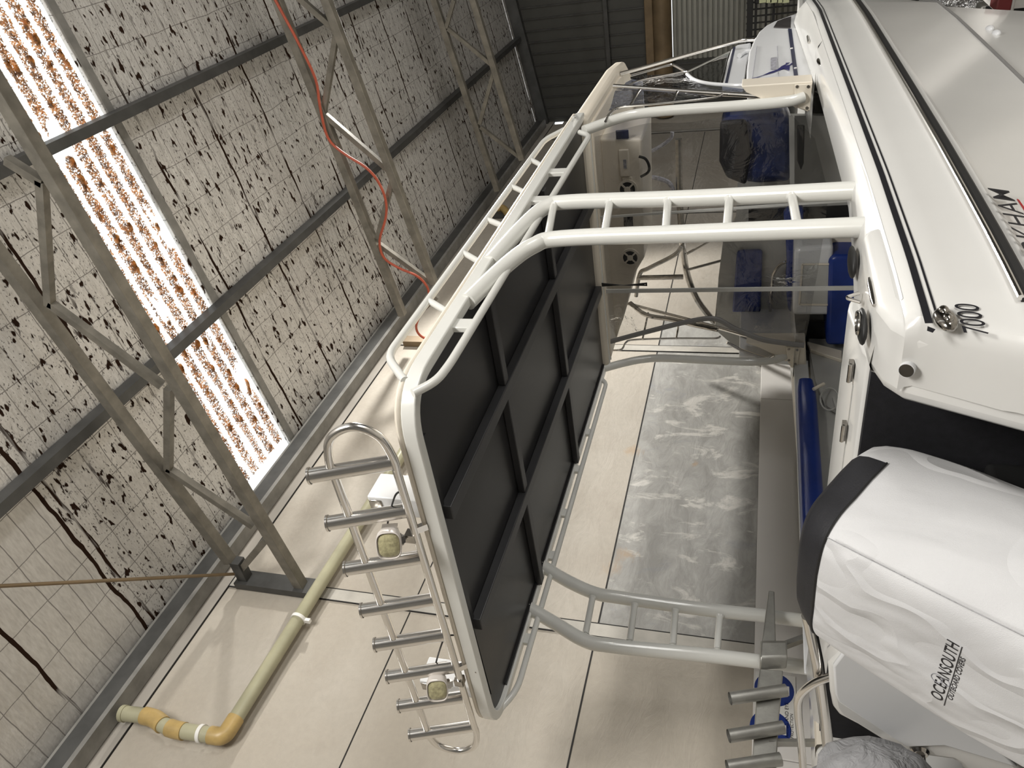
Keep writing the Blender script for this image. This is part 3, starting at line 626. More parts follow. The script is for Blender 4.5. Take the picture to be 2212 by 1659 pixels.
# ladder legs
def leg(pl, pr, mirror=False):
    f_ = (lambda p: mir(p)) if mirror else (lambda p: Vector(p))
    A = [(2.63, 1.478, 1.12), (2.80, 1.47, .94), (2.83, 1.455, .82), (2.80, 1.30, -.10), (2.80, 1.265, -.385)]
    B = [(2.92, 1.478, 1.12), (3.12, 1.47, .93), (3.16, 1.455, .80), (3.155, 1.30, -.10), (3.155, 1.265, -.375)]
    return A, B
for side in (0, 1):
    if side == 0:
        A = [P(1010, 652, 'Y', 1.478), P(1092, 574, 'Y', 1.470), P(1152, 531, 'Y', 1.455), P(1215, 515, 'Y', 1.44), P(1500, 504, 'Y', 1.36), P(1880, 490, 'Y', 1.262)]
        B = [P(1058, 568, 'Y', 1.478), P(1130, 489, 'Y', 1.470), P(1180, 447, 'Y', 1.455), P(1235, 436, 'Y', 1.44), P(1500, 428, 'Y', 1.36), P(1862, 411, 'Y', 1.262)]
        A0, B0 = [Vector(p) for p in A], [Vector(p) for p in B]
    else:
        A = [P(1144, 1314, 'Y', 3.462), P(1200, 1347, 'Y', 3.475), P(1262, 1383, 'Y', 3.49), P(1320, 1395, 'Y', 3.50), P(1520, 1415, 'Y', 3.55), P(1650, 1430, 'Y', 3.60), P(1785, 1447, 'Y', 3.66)]
        B = [P(1172, 1223, 'Y', 3.462), P(1228, 1256, 'Y', 3.475), P(1285, 1281, 'Y', 3.49), P(1335, 1290, 'Y', 3.50), P(1520, 1316, 'Y', 3.55), P(1650, 1330, 'Y', 3.60), P(1785, 1347, 'Y', 3.66)]
    lg = MB().tube(smooth_path(A, 7), .0375, 18).build('ladder_leg', 'paint_white', boat, smooth=60)
    MB().tube(smooth_path(B, 7), .0375, 18).build('forward_tube', 'paint_white', lg, smooth=60)
    rg_ = [((1182, 522), (1197, 455)), ((1305, 480), (1318, 440)), ((1437, 478), (1443, 428)), ((1570, 478), (1576, 422)), ((1725, 472), (1710, 416))] if side == 0 else \
          [((1262, 1380), (1282, 1290)), ((1358, 1390), (1372, 1303)), ((1452, 1403), (1460, 1316)), ((1548, 1412), (1556, 1326))]
    for a, b in rg_:
        def near(px, L_):
            best = None
            for i in range(len(L_) - 1):
                for tt in np.linspace(0, 1, 30):
                    p = L_[i].lerp(L_[i + 1], tt); c = AX.T @ np.array(p); u = c[1] / c[2] * F + 1106; 
                    if best is None or abs(u - px) < best[0]: best = (abs(u - px), p)
            return best[1]
        p, q = near(a[0], smooth_path(A, 7)), near(b[0], smooth_path(B, 7))
        rr_ = MB(); rr_.tube([p, q], .0185, 12); d = (q - p).normalized()
        for e, s in ((p + d * .036, d), (q - d * .036, -d)): rr_.tube([e, e + s * .010], [.025, .0185], 12)
        rr_.build('rung', 'paint_white', lg)
    for L_ in (A, B):
        e = Vector(L_[-1]); MB().box(e.x - .055, e.x + .055, e.y - .05, e.y + .05, e.z - .012, e.z + .004).build('foot_plate', 'paint_white', lg, bevel=.01)
# forward hardtop posts
A = [P(1262, 282, 'Y', 1.475), P(1350, 252, 'Y', 1.47), P(1430, 240, 'Y', 1.46), P(1600, 228, 'Y', 1.44), P(1700, 219, 'Y', 1.425), P(1736, 210, 'Y', 1.415)]
fp = MB().tube(smooth_path(A, 7), .032, 16).build('hardtop_post', 'paint_white', boat, smooth=60)
A = [P(1300, 797, 'Y', 3.465), P(1348, 784, 'Y', 3.47), P(1390, 776, 'Y', 3.47), P(1440, 774, 'Y', 3.47), P(1600, 781, 'Y', 3.47), P(1665, 778, 'Y', 3.47), P(1707, 763, 'Y', 3.44)]
MB().tube(smooth_path(A, 7), .032, 16).build('hardtop_post', 'paint_white', boat, smooth=60)
# ------------------------------------------------ rod rack on the aft edge
rk = MB().tube([(1.868, 1.76, 1.222), (1.868, 3.42, 1.222)], .0165, 14).build('rod_rack', 'stainless', boat)
yl_ = [1.742, 1.985, 2.243, 2.50, 2.733, 2.965, 3.195, 3.44]
MB().tube([(1.815, 1.76, 1.452), (1.815, 3.43, 1.452)], .0165, 14).build('upper_rail', 'stainless', rk)
for s in (0, 1):
    f_ = (lambda p: Vector(p)) if s == 0 else (lambda p: Vector((p[0], 2 * 2.591 - p[1], p[2])))
    hp = [(1.868, 1.77, 1.222), (1.868, 1.70, 1.222), (1.86, 1.60, 1.25), (1.845, 1.555, 1.335), (1.828, 1.60, 1.425), (1.815, 1.70, 1.452), (1.815, 1.77, 1.452)]
    MB().tube(smooth_path([f_(p) for p in hp], 6), .0165, 14).build('end_hoop', 'stainless', rk)
for i, y in enumerate(yl_):
    b0, b1 = Vector((1.885, y, 1.235)), Vector((1.785, y + .008, 1.535)); d = (b1 - b0).normalized()
    mb = MB(); mb.tube([b0, b1], .029, 20, cap=False); mb.tube([b1 - d * .004, b1 + d * .004], .033, 20, cap=False); mb.tube([b1, b0 + d * .02], .0265, 20, cap=False); mb.tube([b1 + d * .004, b1 + d * .0041], [.033, .0265], 20, cap=False)
    h = mb.build('rod_holder', 'stainless', rk)
    # rubber plug and drain bolt at the foot are part of the holder
for y in (2.07, 2.95): MB().bar((1.868, y, 1.215), (1.895, y, 1.18), .03, .02).build('rack_foot', 'stainless', rk)
for n_, px in enumerate(((841, 1172), (945, 1484))):
    c = P(*px, 'X', 1.80); d = (Vector((0, 0, 0)) - c); d = Vector((-.75, -.25, -.30)).normalized(); r_ = d.cross(Vector((0, 0, 1))).normalized(); u_ = r_.cross(d)
    def ringq(off, s, k=28, e=3.2): 
        out = []
        for i in range(k):
            a = 2 * math.pi * i / k; ca, sa = math.cos(a), math.sin(a)
            out.append(c + d * off + (r_ * (math.copysign(abs(ca) ** (2 / e), ca) * .058) + u_ * (math.copysign(abs(sa) ** (2 / e), sa) * .048)) * s)
        return out
    fl_ = MB().loft([ringq(-.055, .55), ringq(-.03, .88), ringq(.0, 1), ringq(.028, 1.0), ringq(.030, .94), ringq(.022, .9)]).build('floodlight', 'lamp_body', boat, smooth=50)
    MB().loft([ringq(.020, .90), ringq(.027, .80), ringq(.030, .4)]).build('lens', 'lens', fl_, smooth=180)
    fn = MB()
    for i in range(-2, 3): fn.bar(c - d * .075 + r_ * .02 * i, c - d * .02 + r_ * .02 * i, .006, .06, up=u_)
    fn.build('cooling_fins', 'lamp_body', fl_)
    q = P(px[0] + 48, px[1] - 14, 'X', 1.868)
    mb = MB(); mb.bar(c + r_ * .0 - u_ * .02, q.lerp(c, .35), .03, .02); mb.box(q.x - .02, q.x + .02, q.y - .02, q.y + .02, q.z - .02, q.z + .02); mb.tube([q.lerp(c, .5) + Vector((0, -.025, 0)), q.lerp(c, .5) + Vector((0, .025, 0))], .01, 8)
    mb.build('lamp_bracket', 'chrome_dark', fl_)
    cb = [c - d * .06, c - d * .10 + Vector((0, -.03, .01)), P(px[0] + 10, px[1] - 95, 'X', 1.87), P(px[0] + 22, px[1] - 110, 'X', 1.88), P(px[0] + 36, px[1] - 112, 'X', 1.90)]
    MB().tube(smooth_path(cb, 5), .004, 6).build('lamp_cable', 'rubber', fl_)
# white boxes behind the rack (radio aerial base and second one)
for px, w_ in (((830, 1078), .075), ((935, 1470), .06)):
    c = P(px[0], px[1], 'X', 1.99); mb = MB().box(c.x - .03, c.x + .11, c.y - w_ * .5, c.y + w_ * .8, 1.205, c.z + .055)
    bx = mb.build('aerial_base', 'gelcoat_cool', boat, bevel=.006)
    MB().box(c.x - .036, c.x - .028, c.y - w_ * .3, c.y + w_ * .6, c.z - .005, c.z + .05).build('metal_plate', 'chrome_dark', bx, bevel=.006)
# ------------------------------------------------ fibreglass visor ahead of the frame
pl_ = [(5.03, 1.47), (6.3, 1.485), (6.7, 1.53), (6.92, 1.66), (7.02, 1.9), (7.06, YC)]
pl_ = pl_ + [(x, 2 * YC - y) for x, y in pl_[::-1][1:]]
vs = MB().prism([(x, y, 1.10) for x, y in pl_], (0, 0, .10)).build('visor', 'gelcoat_warm', boat, bevel=.03)
inn_ = [(5.10 + (x - 5.03) * .93, YC + (y - YC) * .93) for x, y in pl_]
MB().prism([(x, y, 1.085) for x, y in inn_], (0, 0, .02)).build('headliner', 'gelcoat_warm', vs, bevel=.008)
lip = MB().prism([(6.93, 1.72, 1.12), (7.01, 1.95, 1.12), (7.04, YC, 1.12), (7.01, 2.99, 1.12), (6.93, 3.22, 1.12), (6.88, 3.2, .99), (6.95, YC, .985), (6.88, 1.74, .99)], (-.04, 0, 0)).build('front_lip', 'gelcoat', vs, bevel=.01)
MB().tube([P(1252, 247, 'Y', 1.50), P(1238, 253, 'Y', 1.42)], [.010, .007], 8).build('light_stub', 'gelcoat', vs)
# overhead console
pc = PL([(1276, 300), (1276, 785), (1318, 765), (1346, 690), (1371, 592), (1391, 558), (1386, 300)], 'X', 5.34)
pc = [Vector((p.x, min(p.y, 3.40), min(p.z, 1.095))) for p in pc]
cs = MB().prism(pc, (.55, .0, .0)).build('overhead_console', 'gelcoat_warm', boat, bevel=.02)
def cbox(x0, y0, x1, y1, X, dx, nm, mat, par, bv=.006):
    a, b = P(x0, y0, 'X', X), P(x1, y1, 'X', X); return MB().box(X - dx, X, min(a.y, b.y), max(a.y, b.y), min(a.z, b.z), max(a.z, b.z)).build(nm, mat, par, bevel=bv)
cbox(1336, 322, 1362, 380, 5.339, .018, 'radio_cover', 'gelcoat_warm', cs, .012); cbox(1346, 345, 1354, 364, 5.32, .002, 'radio_badge', 'decal_grey', cs, 0)
cbox(1330, 281, 1359, 299, 5.339, .012, 'radio_screen', 'navy', cs); cbox(1278, 320, 1289, 374, 5.339, .02, 'vent_slot', 'rubber', cs, .01)
cbox(1347, 467, 1368, 488, 5.339, .006, 'rating_label', 'ink', cs, .002); cbox(1344, 382, 1366, 396, 5.339, .008, 'switch_panel', 'gelcoat_warm', cs, .003)
for px in ((1356, 408), (1362, 555)):
    c = P(*px, 'X', 5.339); sp = MB().disc(c, (-1, 0, 0), .072, .012, 28).build('speaker', 'gelcoat_warm', cs)
    MB().disc(c + Vector((-.012, 0, 0)), (-1, 0, 0), .055, .003, 28).build('speaker_cone', 'rubber', sp)
    mb = MB().disc(c + Vector((-.015, 0, 0)), (-1, 0, 0), .022, .006, 20)
    for k_ in range(4):
        a = math.pi / 4 + k_ * math.pi / 2; e = Vector((0, math.cos(a), math.sin(a))); mb.bar(c + Vector((-.017, 0, 0)) + e * .018, c + Vector((-.017, 0, 0)) + e * .058, .012, .005, up=(1, 0, 0))
    mb.build('speaker_grille', 'gelcoat_warm', sp)
MB().tube(smooth_path(PL([(1380, 338), (1394, 343), (1402, 358), (1400, 372), (1384, 382)], 'X', 5.30), 5), .010, 8).build('microphone_cord', 'rubber', cs)
# curtain track, strap and clear curtain
tr = MB()
for dx in (.0, .05): tr.tube([(5.075 + dx, 1.54, 1.105), (5.075 + dx, 3.44, 1.105)], .013, 10)
trk = tr.build('curtain_track', 'paint_white', boat)
def sheet(px, X, n, amp, fr=(3, 3), seed=0):                 # a clear panel hung on the plane X, gently wavy
    poly = PL(px, 'X', X); bm_ = bmesh.new(); bm_.faces.new([bm_.verts.new(p) for p in poly]).normal_update(); bmesh.ops.triangulate(bm_, faces=bm_.faces)
    for _ in range(n): bmesh.ops.subdivide_edges(bm_, edges=[e for e in bm_.edges if e.calc_length() > .09], cuts=1, use_grid_fill=True); bmesh.ops.triangulate(bm_, faces=bm_.faces)
    for v in bm_.verts: v.co.x += amp * noise.noise(Vector((v.co.y * fr[0] + seed, v.co.z * fr[1], seed)))
    bm_.verts.index_update(); mb = MB(); mb.v = [v.co.copy() for v in bm_.verts]; mb.f = [tuple(v.index for v in f.verts) for f in bm_.faces]; bm_.free(); return mb
bind = [(1318, 738), (1400, 716), (1490, 694), (1545, 689), (1590, 711), (1650, 734), (1737, 746)]
cu_ = sheet([(1268, 300), (1303, 772)] + bind + [(1765, 600), (1790, 420), (1760, 300), (1700, 236), (1500, 262), (1400, 268)], 5.14, 5, .05).build('clear_curtain', 'clear_vinyl', boat, smooth=180)
MB().tube(smooth_path(PL(bind, 'X', 5.125), 6), [.020] * (6 * 6 + 1), 8).build('edge_binding', 'binding', cu_)
MB().bar(P(1306, 629, 'X', 5.11), P(1850, 622, 'X', 5.11), .030, .012, up=(1, 0, 0)).build('zip', 'liner_grey', cu_)
MB().bar(P(1290, 470, 'X', 5.11), P(1850, 432, 'X', 5.11), .016, .008, up=(1, 0, 0)).build('zip', 'liner_grey', cu_)
s0, s1, s2 = P(1297, 615, 'X', 5.05), P(1345, 616, 'X', 5.05), P(1398, 614, 'X', 5.05)
mb = MB(); mb.loft([[s0 + Vector((0, -.016, 0)), s0 + Vector((0, .016, 0))], [s1 + Vector((-.012, -.005, 0)), s1 + Vector((.012, .005, 0))], [s2 + Vector((0, -.014, 0)), s2 + Vector((0, .014, 0))]], closed=False)
st_ = mb.build('curtain_strap', 'rubber', trk, smooth=0, solid=.003); MB().disc(s2 + Vector((-.003, 0, .015)), (-1, 0, 0), .004, .002, 10).build('press_stud', 'sign_white', st_)
# ------------------------------------------------ cabin
yq_ = lambda X: 1.40 + max(0, X - 5.0) * .055
def cab(x, y): return P(x, y, 'Y', yq_)
sidep = [cab(1755, 178), cab(1612, 184), cab(1613, 150), cab(1618, 112), cab(1628, 88), cab(1640, 68), cab(1655, 55), cab(1672, 46), cab(1700, 36), cab(1722, 28), cab(1738, -12), cab(1762, -12)]
MB().prism(sidep, (0, .05, 0)).build('cabin_side', 'gelcoat_cool', boat, bevel=.012)
MB().prism([mir(p) for p in sidep], (0, -.05, 0)).build('cabin_side', 'gelcoat_cool', boat, bevel=.012)
top = MB(); tp = [p for p in sidep[4:11]]
top.loft([[Vector((p.x, p.y + .03, p.z)) for p in tp], [Vector((p.x + .05, YC, p.z + .06)) for p in tp], [Vector((p.x, 2 * YC - p.y - .03, p.z)) for p in tp]], closed=False)
top.build('cabin_top', 'gelcoat_cool', boat, smooth=50, solid=.02)
def on_cab(px, out=.004): return [cab(x, y) + Vector((0, -out, 0)) for x, y in px]
cabd = boat
MB().prism(on_cab([(1671, 61), (1708, 62), (1709, 38), (1697, 41), (1679, 48)]), (0, -.006, 0)).build('cabin_window', 'tint_window', boat)
MB().prism(on_cab([(1716, 173), (1725, 173), (1710, 64), (1702, 64)]), (0, -.003, 0)).build('cabin_stripe', 'navy', boat)
MB().prism(on_cab([(1665, 152), (1678, 151), (1678, 125), (1665, 127)]), (0, -.003, 0)).build('cabin_label', 'decal_grey', boat)
fish = [(1624, 171), (1637, 169), (1654, 163), (1672, 158), (1687, 152), (1693, 150), (1700, 152), (1705, 154), (1706, 148), (1706, 144), (1711, 140), (1715, 138), (1710, 138), (1705, 142), (1697, 144), (1701, 140), (1706, 137), (1697, 138), (1697, 141), (1688, 145), (1680, 152), (1662, 158), (1647, 165), (1634, 169)]
MB().prism(on_cab(fish), (0, -.003, 0)).build('fish_decal', 'decal_blue', boat, smooth=0)
for px in ((1710, 107), (1718, 150)): MB().disc(on_cab([px], .006)[0], (0, -1, 0), .009, .006, 12).build('dome_screw', 'sign_white', boat)
ln = MB()
for a, b in (((1625, 172), (1635, 100)), ((1679, 100), (1682, 172))): ln.bar(on_cab([a], .002)[0], on_cab([b], .002)[0], .003, .003)
ln.build('panel_line', 'decal_grey', boat)
# aft-facing wings carrying the post plates
wg = PL([(1601, 186), (1756, 176), (1748, 241), (1745, 242), (1690, 222), (1645, 214), (1612, 200)], 'X', 4.96)
wg_ = MB().prism(wg, (.16, 0, 0)).build('cabin_wing', 'gelcoat_warm', boat, bevel=.012)
pq = PL([(1716, 182), (1754, 180), (1750, 238), (1717, 231)], 'X', 4.955)
pt = MB().prism(pq, (-.012, 0, 0)).build('post_plate', 'gelcoat_warm', wg_, bevel=.004)
for px in ((1722, 187), (1746, 187), (1743, 233), (1720, 230)): MB().disc(P(*px, 'X', 4.942), (-1, 0, 0), .009, .004, 12).build('plate_screw', 'chrome_dark', pt)
wp_ = PL([(1610, 742), (1740, 742), (1742, 790), (1712, 797), (1688, 775), (1640, 752)], 'X', 5.24)
wq = MB().prism(wp_, (.16, 0, 0)).build('cabin_wing', 'gelcoat_warm', boat, bevel=.012)
pq = PL([(1697, 748), (1728, 750), (1722, 792), (1703, 784)], 'X', 5.235); pt2 = MB().prism(pq, (-.01, 0, 0)).build('post_plate', 'gelcoat_warm', wq, bevel=.004)
for px in ((1704, 754), (1722, 756), (1718, 786), (1704, 778)): MB().disc(P(*px, 'X', 5.224), (-1, 0, 0), .009, .004, 12).build('plate_screw', 'chrome_dark', pt2)
MB().tube(fil(PL([(1672, 768), (1660, 775), (1640, 770), (1600, 756), (1570, 740)], 'X', 5.22), .03), .012, 10).build('grab_handle', 'stainless', wq)
# windscreen base, screen frames and side window tubes
ws = [P(x, y, 'Y', 1.62) for x, y in ((1560, 184), (1572, 130), (1580, 106), (1592, 97), (1622, 92), (1614, 125), (1606, 184))]
MB().prism(ws, (0, .05, 0)).build('windscreen_base', 'gelcoat_cool', boat, bevel=.01)
MB().prism([p + Vector((0, -.003, 0)) for p in [P(x, y, 'Y', 1.62) for x, y in ((1566, 180), (1572, 180), (1589, 103), (1584, 103))]], (0, -.003, 0)).build('base_stripe', 'navy', boat)
MB().tube(fil(PL([(1597, 120), (1607, 112), (1620, 110)], 'Y', 1.60), .03), .02, 10).build('wiper_motor', 'gelcoat_cool', boat)
hr = MB().tube(smooth_path([P(x, y, 'Y', 1.55) for x, y in ((1338, 160), (1400, 143), (1480, 120), (1560, 98), (1600, 88), (1632, 86))], 5), .0155, 12).build('bow_hand_rail', 'stainless', boat)
MB().tube(smooth_path([P(x, y, 'Y', 1.52) for x, y in ((1362, 163), (1410, 150), (1447, 140), (1458, 142), (1483, 156))], 5), .0105, 10).build('screen_tube', 'stainless', hr)
MB().tube(smooth_path([P(x, y, 'Y', 1.50) for x, y in ((1360, 185), (1380, 175), (1430, 165), (1470, 157), (1484, 155))], 5), .0095, 10).build('screen_tube', 'stainless', hr)
MB().tube([P(1484, 156, 'Y', 1.60), P(1530, 134, 'Y', 1.60), P(1576, 112, 'Y', 1.60)], .009, 8).build('screen_frame', 'aluminium', hr)
gl = MB(); gp = [P(x, y, 'Y', 1.60) for x, y in ((1486, 157), (1574, 114), (1556, 180), (1528, 174), (1508, 168))]; gl.prism(gp, (0, .004, 0)); gl.build('screen_glass', 'glass', hr)
for side in (0, 1):
    ff = (lambda p: Vector(p)) if side == 0 else mir
    Yf = 1.455
    main = [ff(P(x, y, 'Y', Yf)) for x, y in ((1326, 186), (1460, 196), (1600, 205), (1700, 212), (1724, 206), (1728, 196))]
    if side: main = PL([(1352, 655), (1400, 668), (1500, 694), (1580, 716), (1640, 735), (1672, 750), (1686, 752)], 'Y', 3.44)
    sf = MB().tube(smooth_path(main, 5), .0155, 12).build('side_window_frame', 'stainless', boat)
    lowp = [P(x, y, 'Y', Yf - .01) for x, y in ((1308, 262), (1318, 245), (1340, 232), (1420, 224), (1500, 216), (1545, 210), (1560, 204))] if side == 0 else PL([(1318, 757), (1342, 755), (1352, 740), (1370, 734), (1460, 731), (1540, 731), (1556, 727)], 'Y', 3.45)
    MB().tube(smooth_path(lowp, 5), .0085, 10).build('lower_tube', 'stainless', sf)
    bars = (((1382, 194), (1362, 228)), ((1463, 198), (1453, 222))) if side == 0 else (((1400, 676), (1388, 733)), ((1466, 702), (1461, 731)))
    for a, b in bars:
        Yb = Yf - .005 if side == 0 else 3.445
        MB().tube([P(*a, 'Y', Yb), P(*b, 'Y', Yb)], .009, 8).build('window_bar', 'chrome_dark', sf)
    if side: MB().tube(smooth_path(PL([(1362, 655), (1395, 680), (1450, 690), (1500, 702), (1550, 712)], 'Y', 3.40), 5), .020, 10).build('upper_tube', 'chrome_dark', sf)
# starboard side curtain of bluish clear vinyl
sc_ = [(1332, 192), (1352, 176), (1385, 166), (1450, 158), (1484, 160), (1500, 172), (1530, 180), (1580, 184), (1640, 190), (1712, 208), (1700, 216), (1560, 206), (1500, 216), (1420, 224), (1340, 232), (1315, 240)]
poly = [P(x, y, 'Y', lambda X: 1.50) for x, y in sc_]
bm_ = bmesh.new(); bm_.faces.new([bm_.verts.new(p) for p in poly]).normal_update(); bmesh.ops.triangulate(bm_, faces=bm_.faces)
for _ in range(4): bmesh.ops.subdivide_edges(bm_, edges=[e for e in bm_.edges if e.calc_length() > .08], cuts=1, use_grid_fill=True); bmesh.ops.triangulate(bm_, faces=bm_.faces)
for v in bm_.verts: v.co.y += .03 * noise.noise(v.co * 4)
bm_.verts.index_update(); mb = MB(); mb.v = [v.co.copy() for v in bm_.verts]; mb.f = [tuple(v.index for v in f.verts) for f in bm_.faces]; bm_.free()
mb.build('side_curtain', 'clear_blue', boat, smooth=180)
MB().tube(smooth_path([P(x, y, 'Y', 1.49) for x, y in ((1484, 160), (1500, 172), (1530, 180), (1580, 184), (1604, 184))], 5), .012, 8).build('curtain_hem', 'gelcoat_cool', boat)
# ------------------------------------------------ inside the helm
XBH = 5.95
bh = MB(); bhp = PL([(1700, 250), (1600, 250), (1590, 470), (1562, 520), (1552, 600), (1545, 712), (1600, 760), (1740, 768), (1880, 768), (1880, 250)], 'X', XBH)
bhk = bh.prism(bhp, (.05, 0, 0)).build('helm_bulkhead', 'liner_grey', boat)
def hb(x0, y0, x1, y1, X, dx, nm, mat, par=boat, bv=.02): return cbox(x0, y0, x1, y1, X, dx, nm, mat, par, bv)
MB().prism(PL([(1592, 541), (1600, 537), (1642, 536), (1648, 541), (1643, 668), (1582, 669)], 'X', XBH - .002), (-.05, 0, 0)).build('back_pad', 'vinyl_blue', boat, bevel=.018)
MB().prism(PL([(1692, 452), (1704, 440), (1735, 440), (1735, 540), (1712, 560), (1714, 668), (1702, 660), (1696, 600), (1699, 560), (1697, 505)], 'X', XBH - .06), (-.09, 0, 0)).build('seat_back', 'vinyl_blue', boat, bevel=.03)
MB().tube(fil(PL([(1664, 672), (1669, 590), (1690, 566), (1722, 563)], 'X', XBH - .10), .06, 6), .013, 10).build('helm_hand_rail', 'chrome_dark', boat)
MB().prism(PL([(1617, 452), (1850, 442), (1850, 472), (1700, 476), (1617, 478)], 'X', XBH - .004), (-.012, 0, 0)).build('companionway_shade', 'rubber', boat)  # black panel on the bulkhead, its colour stands for the dark inside
XSB = 5.45
sb = MB().prism(PL([(1716, 545), (1724, 536), (1800, 530), (1800, 682), (1712, 682)], 'X', XSB), (.40, 0, 0)).build('seat_box', 'gelcoat_cool', boat, bevel=.03)
hbx = cbox(1735, 573, 1789, 656, XSB - .001, .008, 'seat_hatch', 'liner_grey', sb, .004)
hf = MB(); q0, q1 = P(1733, 571, 'X', XSB - .010), P(1791, 658, 'X', XSB - .010)
for a, b in (((q0.y, q0.z), (q1.y, q0.z)), ((q0.y, q1.z), (q1.y, q1.z)), ((q0.y, q0.z), (q0.y, q1.z)), ((q1.y, q0.z), (q1.y, q1.z))): hf.bar((XSB - .010, a[0], a[1]), (XSB - .010, b[0], b[1]), .014, .008, up=(1, 0, 0))
hf.build('hatch_frame', 'gelcoat_warm', sb)
MB().prism(PL([(1790, 560), (1806, 553), (1860, 553), (1860, 747), (1784, 747), (1786, 700)], 'X', XSB - .03), (.42, 0, 0)).build('seat_cushion', 'vinyl_blue', boat, bevel=.03)
MB().prism(PL([(1743, 503), (1765, 503), (1765, 540), (1743, 540)], 'X', XSB + .2), (.2, 0, 0)).build('cool_box', 'gelcoat_cool', boat, bevel=.02)
MB().prism(PL([(1766, 507), (1860, 503), (1860, 534), (1766, 536)], 'X', XSB + .2), (.2, 0, 0)).build('bait_tank', 'gelcoat_warm', boat, bevel=.03)
cbox(1741, 692, 1800, 757, XBH - .3, .01, 'door_opening_shade', 'rubber', boat, .01)  # thin black sheet standing in for the shade of the doorway
hh = cbox(1665, 702, 1710, 731, XBH - .001, .008, 'dash_hatch', 'liner_grey', boat, .004)
# helm seat under its loose cover
XH_ = 5.5
hp = PL([(1556, 258), (1700, 246), (1716, 300), (1712, 396), (1640, 400), (1604, 396), (1570, 380), (1554, 345)], 'X', XH_)
MB().prism(hp, (.35, 0, 0)).build('helm_seat', 'vinyl_cover', boat, bevel=.06)
MB().prism(PL([(1556, 258), (1612, 254), (1622, 330), (1612, 396), (1570, 380), (1554, 345)], 'X', XH_ - .006), (-.05, 0, 0)).build('headrest', 'cloth_black', boat, bevel=.03)
MB().prism(PL([(1704, 250), (1716, 250), (1716, 400), (1706, 400)], 'X', XH_ - .02), (-.03, 0, 0)).build('seat_edge', 'liner_grey', boat)
MB().prism(PL([(1722, 268), (1738, 268), (1736, 350), (1730, 366), (1722, 345)], 'X', XH_ - .1), (-.03, 0, 0)).build('throttle_box', 'rubber', boat, bevel=.01)
# port screen frame seen through the curtain
pf = MB().tube(smooth_path(PL([(1466, 300), (1468, 420), (1474, 520), (1484, 590), (1508, 650), (1548, 702)], 'X', 6.7), 6), .030, 10).build('screen_pillar', 'chrome_dark', boat)
MB().tube(PL([(1572, 480), (1558, 600), (1548, 700)], 'X', 6.68), .022, 10).build('screen_sill', 'chrome_dark', pf)
MB().tube(PL([(1476, 598), (1380, 600)], 'X', 6.6), .024, 10).build('screen_brace', 'chrome_dark', pf)
MB().tube(smooth_path(PL([(1472, 533), (1455, 552), (1400, 580), (1382, 592), (1374, 640)], 'X', 6.6), 5), .020, 10).build('screen_brace', 'chrome_dark', pf)
MB().tube(PL([(1488, 582), (1566, 561)], 'X', 6.68), .013, 8).build('screen_brace', 'chrome_dark', pf)
MB().tube(PL([(1484, 548), (1560, 505)], 'X', 6.68), .013, 8).build('screen_brace', 'chrome_dark', pf)
MB().tube(smooth_path(PL([(1380, 380), (1420, 385), (1445, 395), (1455, 415)], 'X', 6.7), 5), .022, 8).build('screen_brace', 'decal_grey', pf)
MB().tube(smooth_path(PL([(1380, 338), (1420, 320), (1448, 300), (1452, 285)], 'X', 6.7), 5), .016, 8).build('screen_brace', 'decal_grey', pf)
MB().bar(P(1382, 290, 'X', 6.8), P(1384, 560, 'X', 6.8), .05, .03, up=(1, 0, 0)).build('screen_head', 'gelcoat_warm', pf)
# port side: bolster and pocket panel
MB().ell((4.0, 3.475, -.375), ((1.0, 0, 0), (0, .055, 0), (0, 0, .07)), 16, 4)
bp = [Vector((x, 3.462, -.372)) for x in np.linspace(3.0, 4.93, 14)]
MB().loft([[p + Vector((0, math.copysign(abs(math.cos(a)) ** .7, math.cos(a)) * .05 * s, math.copysign(abs(math.sin(a)) ** .7, math.sin(a)) * .068 * s)) for a in np.linspace(0, 2 * math.pi, 20, endpoint=False)] for p, s in zip(bp, [.7, .95] + [1] * 10 + [.97, .75])]).build('side_bolster', 'vinyl_blue', boat, smooth=60)
pk = MB().prism(PL([(1748, 757), (1818, 783), (1818, 900), (1782, 880), (1762, 830)], 'Y', 3.52), (0, -.02, 0)).build('side_pocket', 'liner_grey', boat)
MB().prism(PL([(1743, 744), (1818, 764), (1818, 784), (1750, 762)], 'Y', 3.50), (0, -.03, 0)).build('pocket_lip', 'gelcoat_warm', pk, bevel=.005)
MB().tube([P(1792 + 20 * math.cos(a), 862 + 24 * math.sin(a), 'Y', 3.44) for a in np.linspace(0, 2 * math.pi, 24, endpoint=False)], .006, 6, closed=True).build('net_hoop', 'liner_grey', pk)
MB().bar(P(1800, 860, 'Y', 3.44), P(1815, 910, 'Y', 3.44), .03, .015).build('net_handle', 'liner_grey', pk)
MB().tube([P(1757, 841, 'Y', 3.40), P(1780, 829, 'Y', 3.40)], .012, 8).build('peg', 'gelcoat_warm', pk)
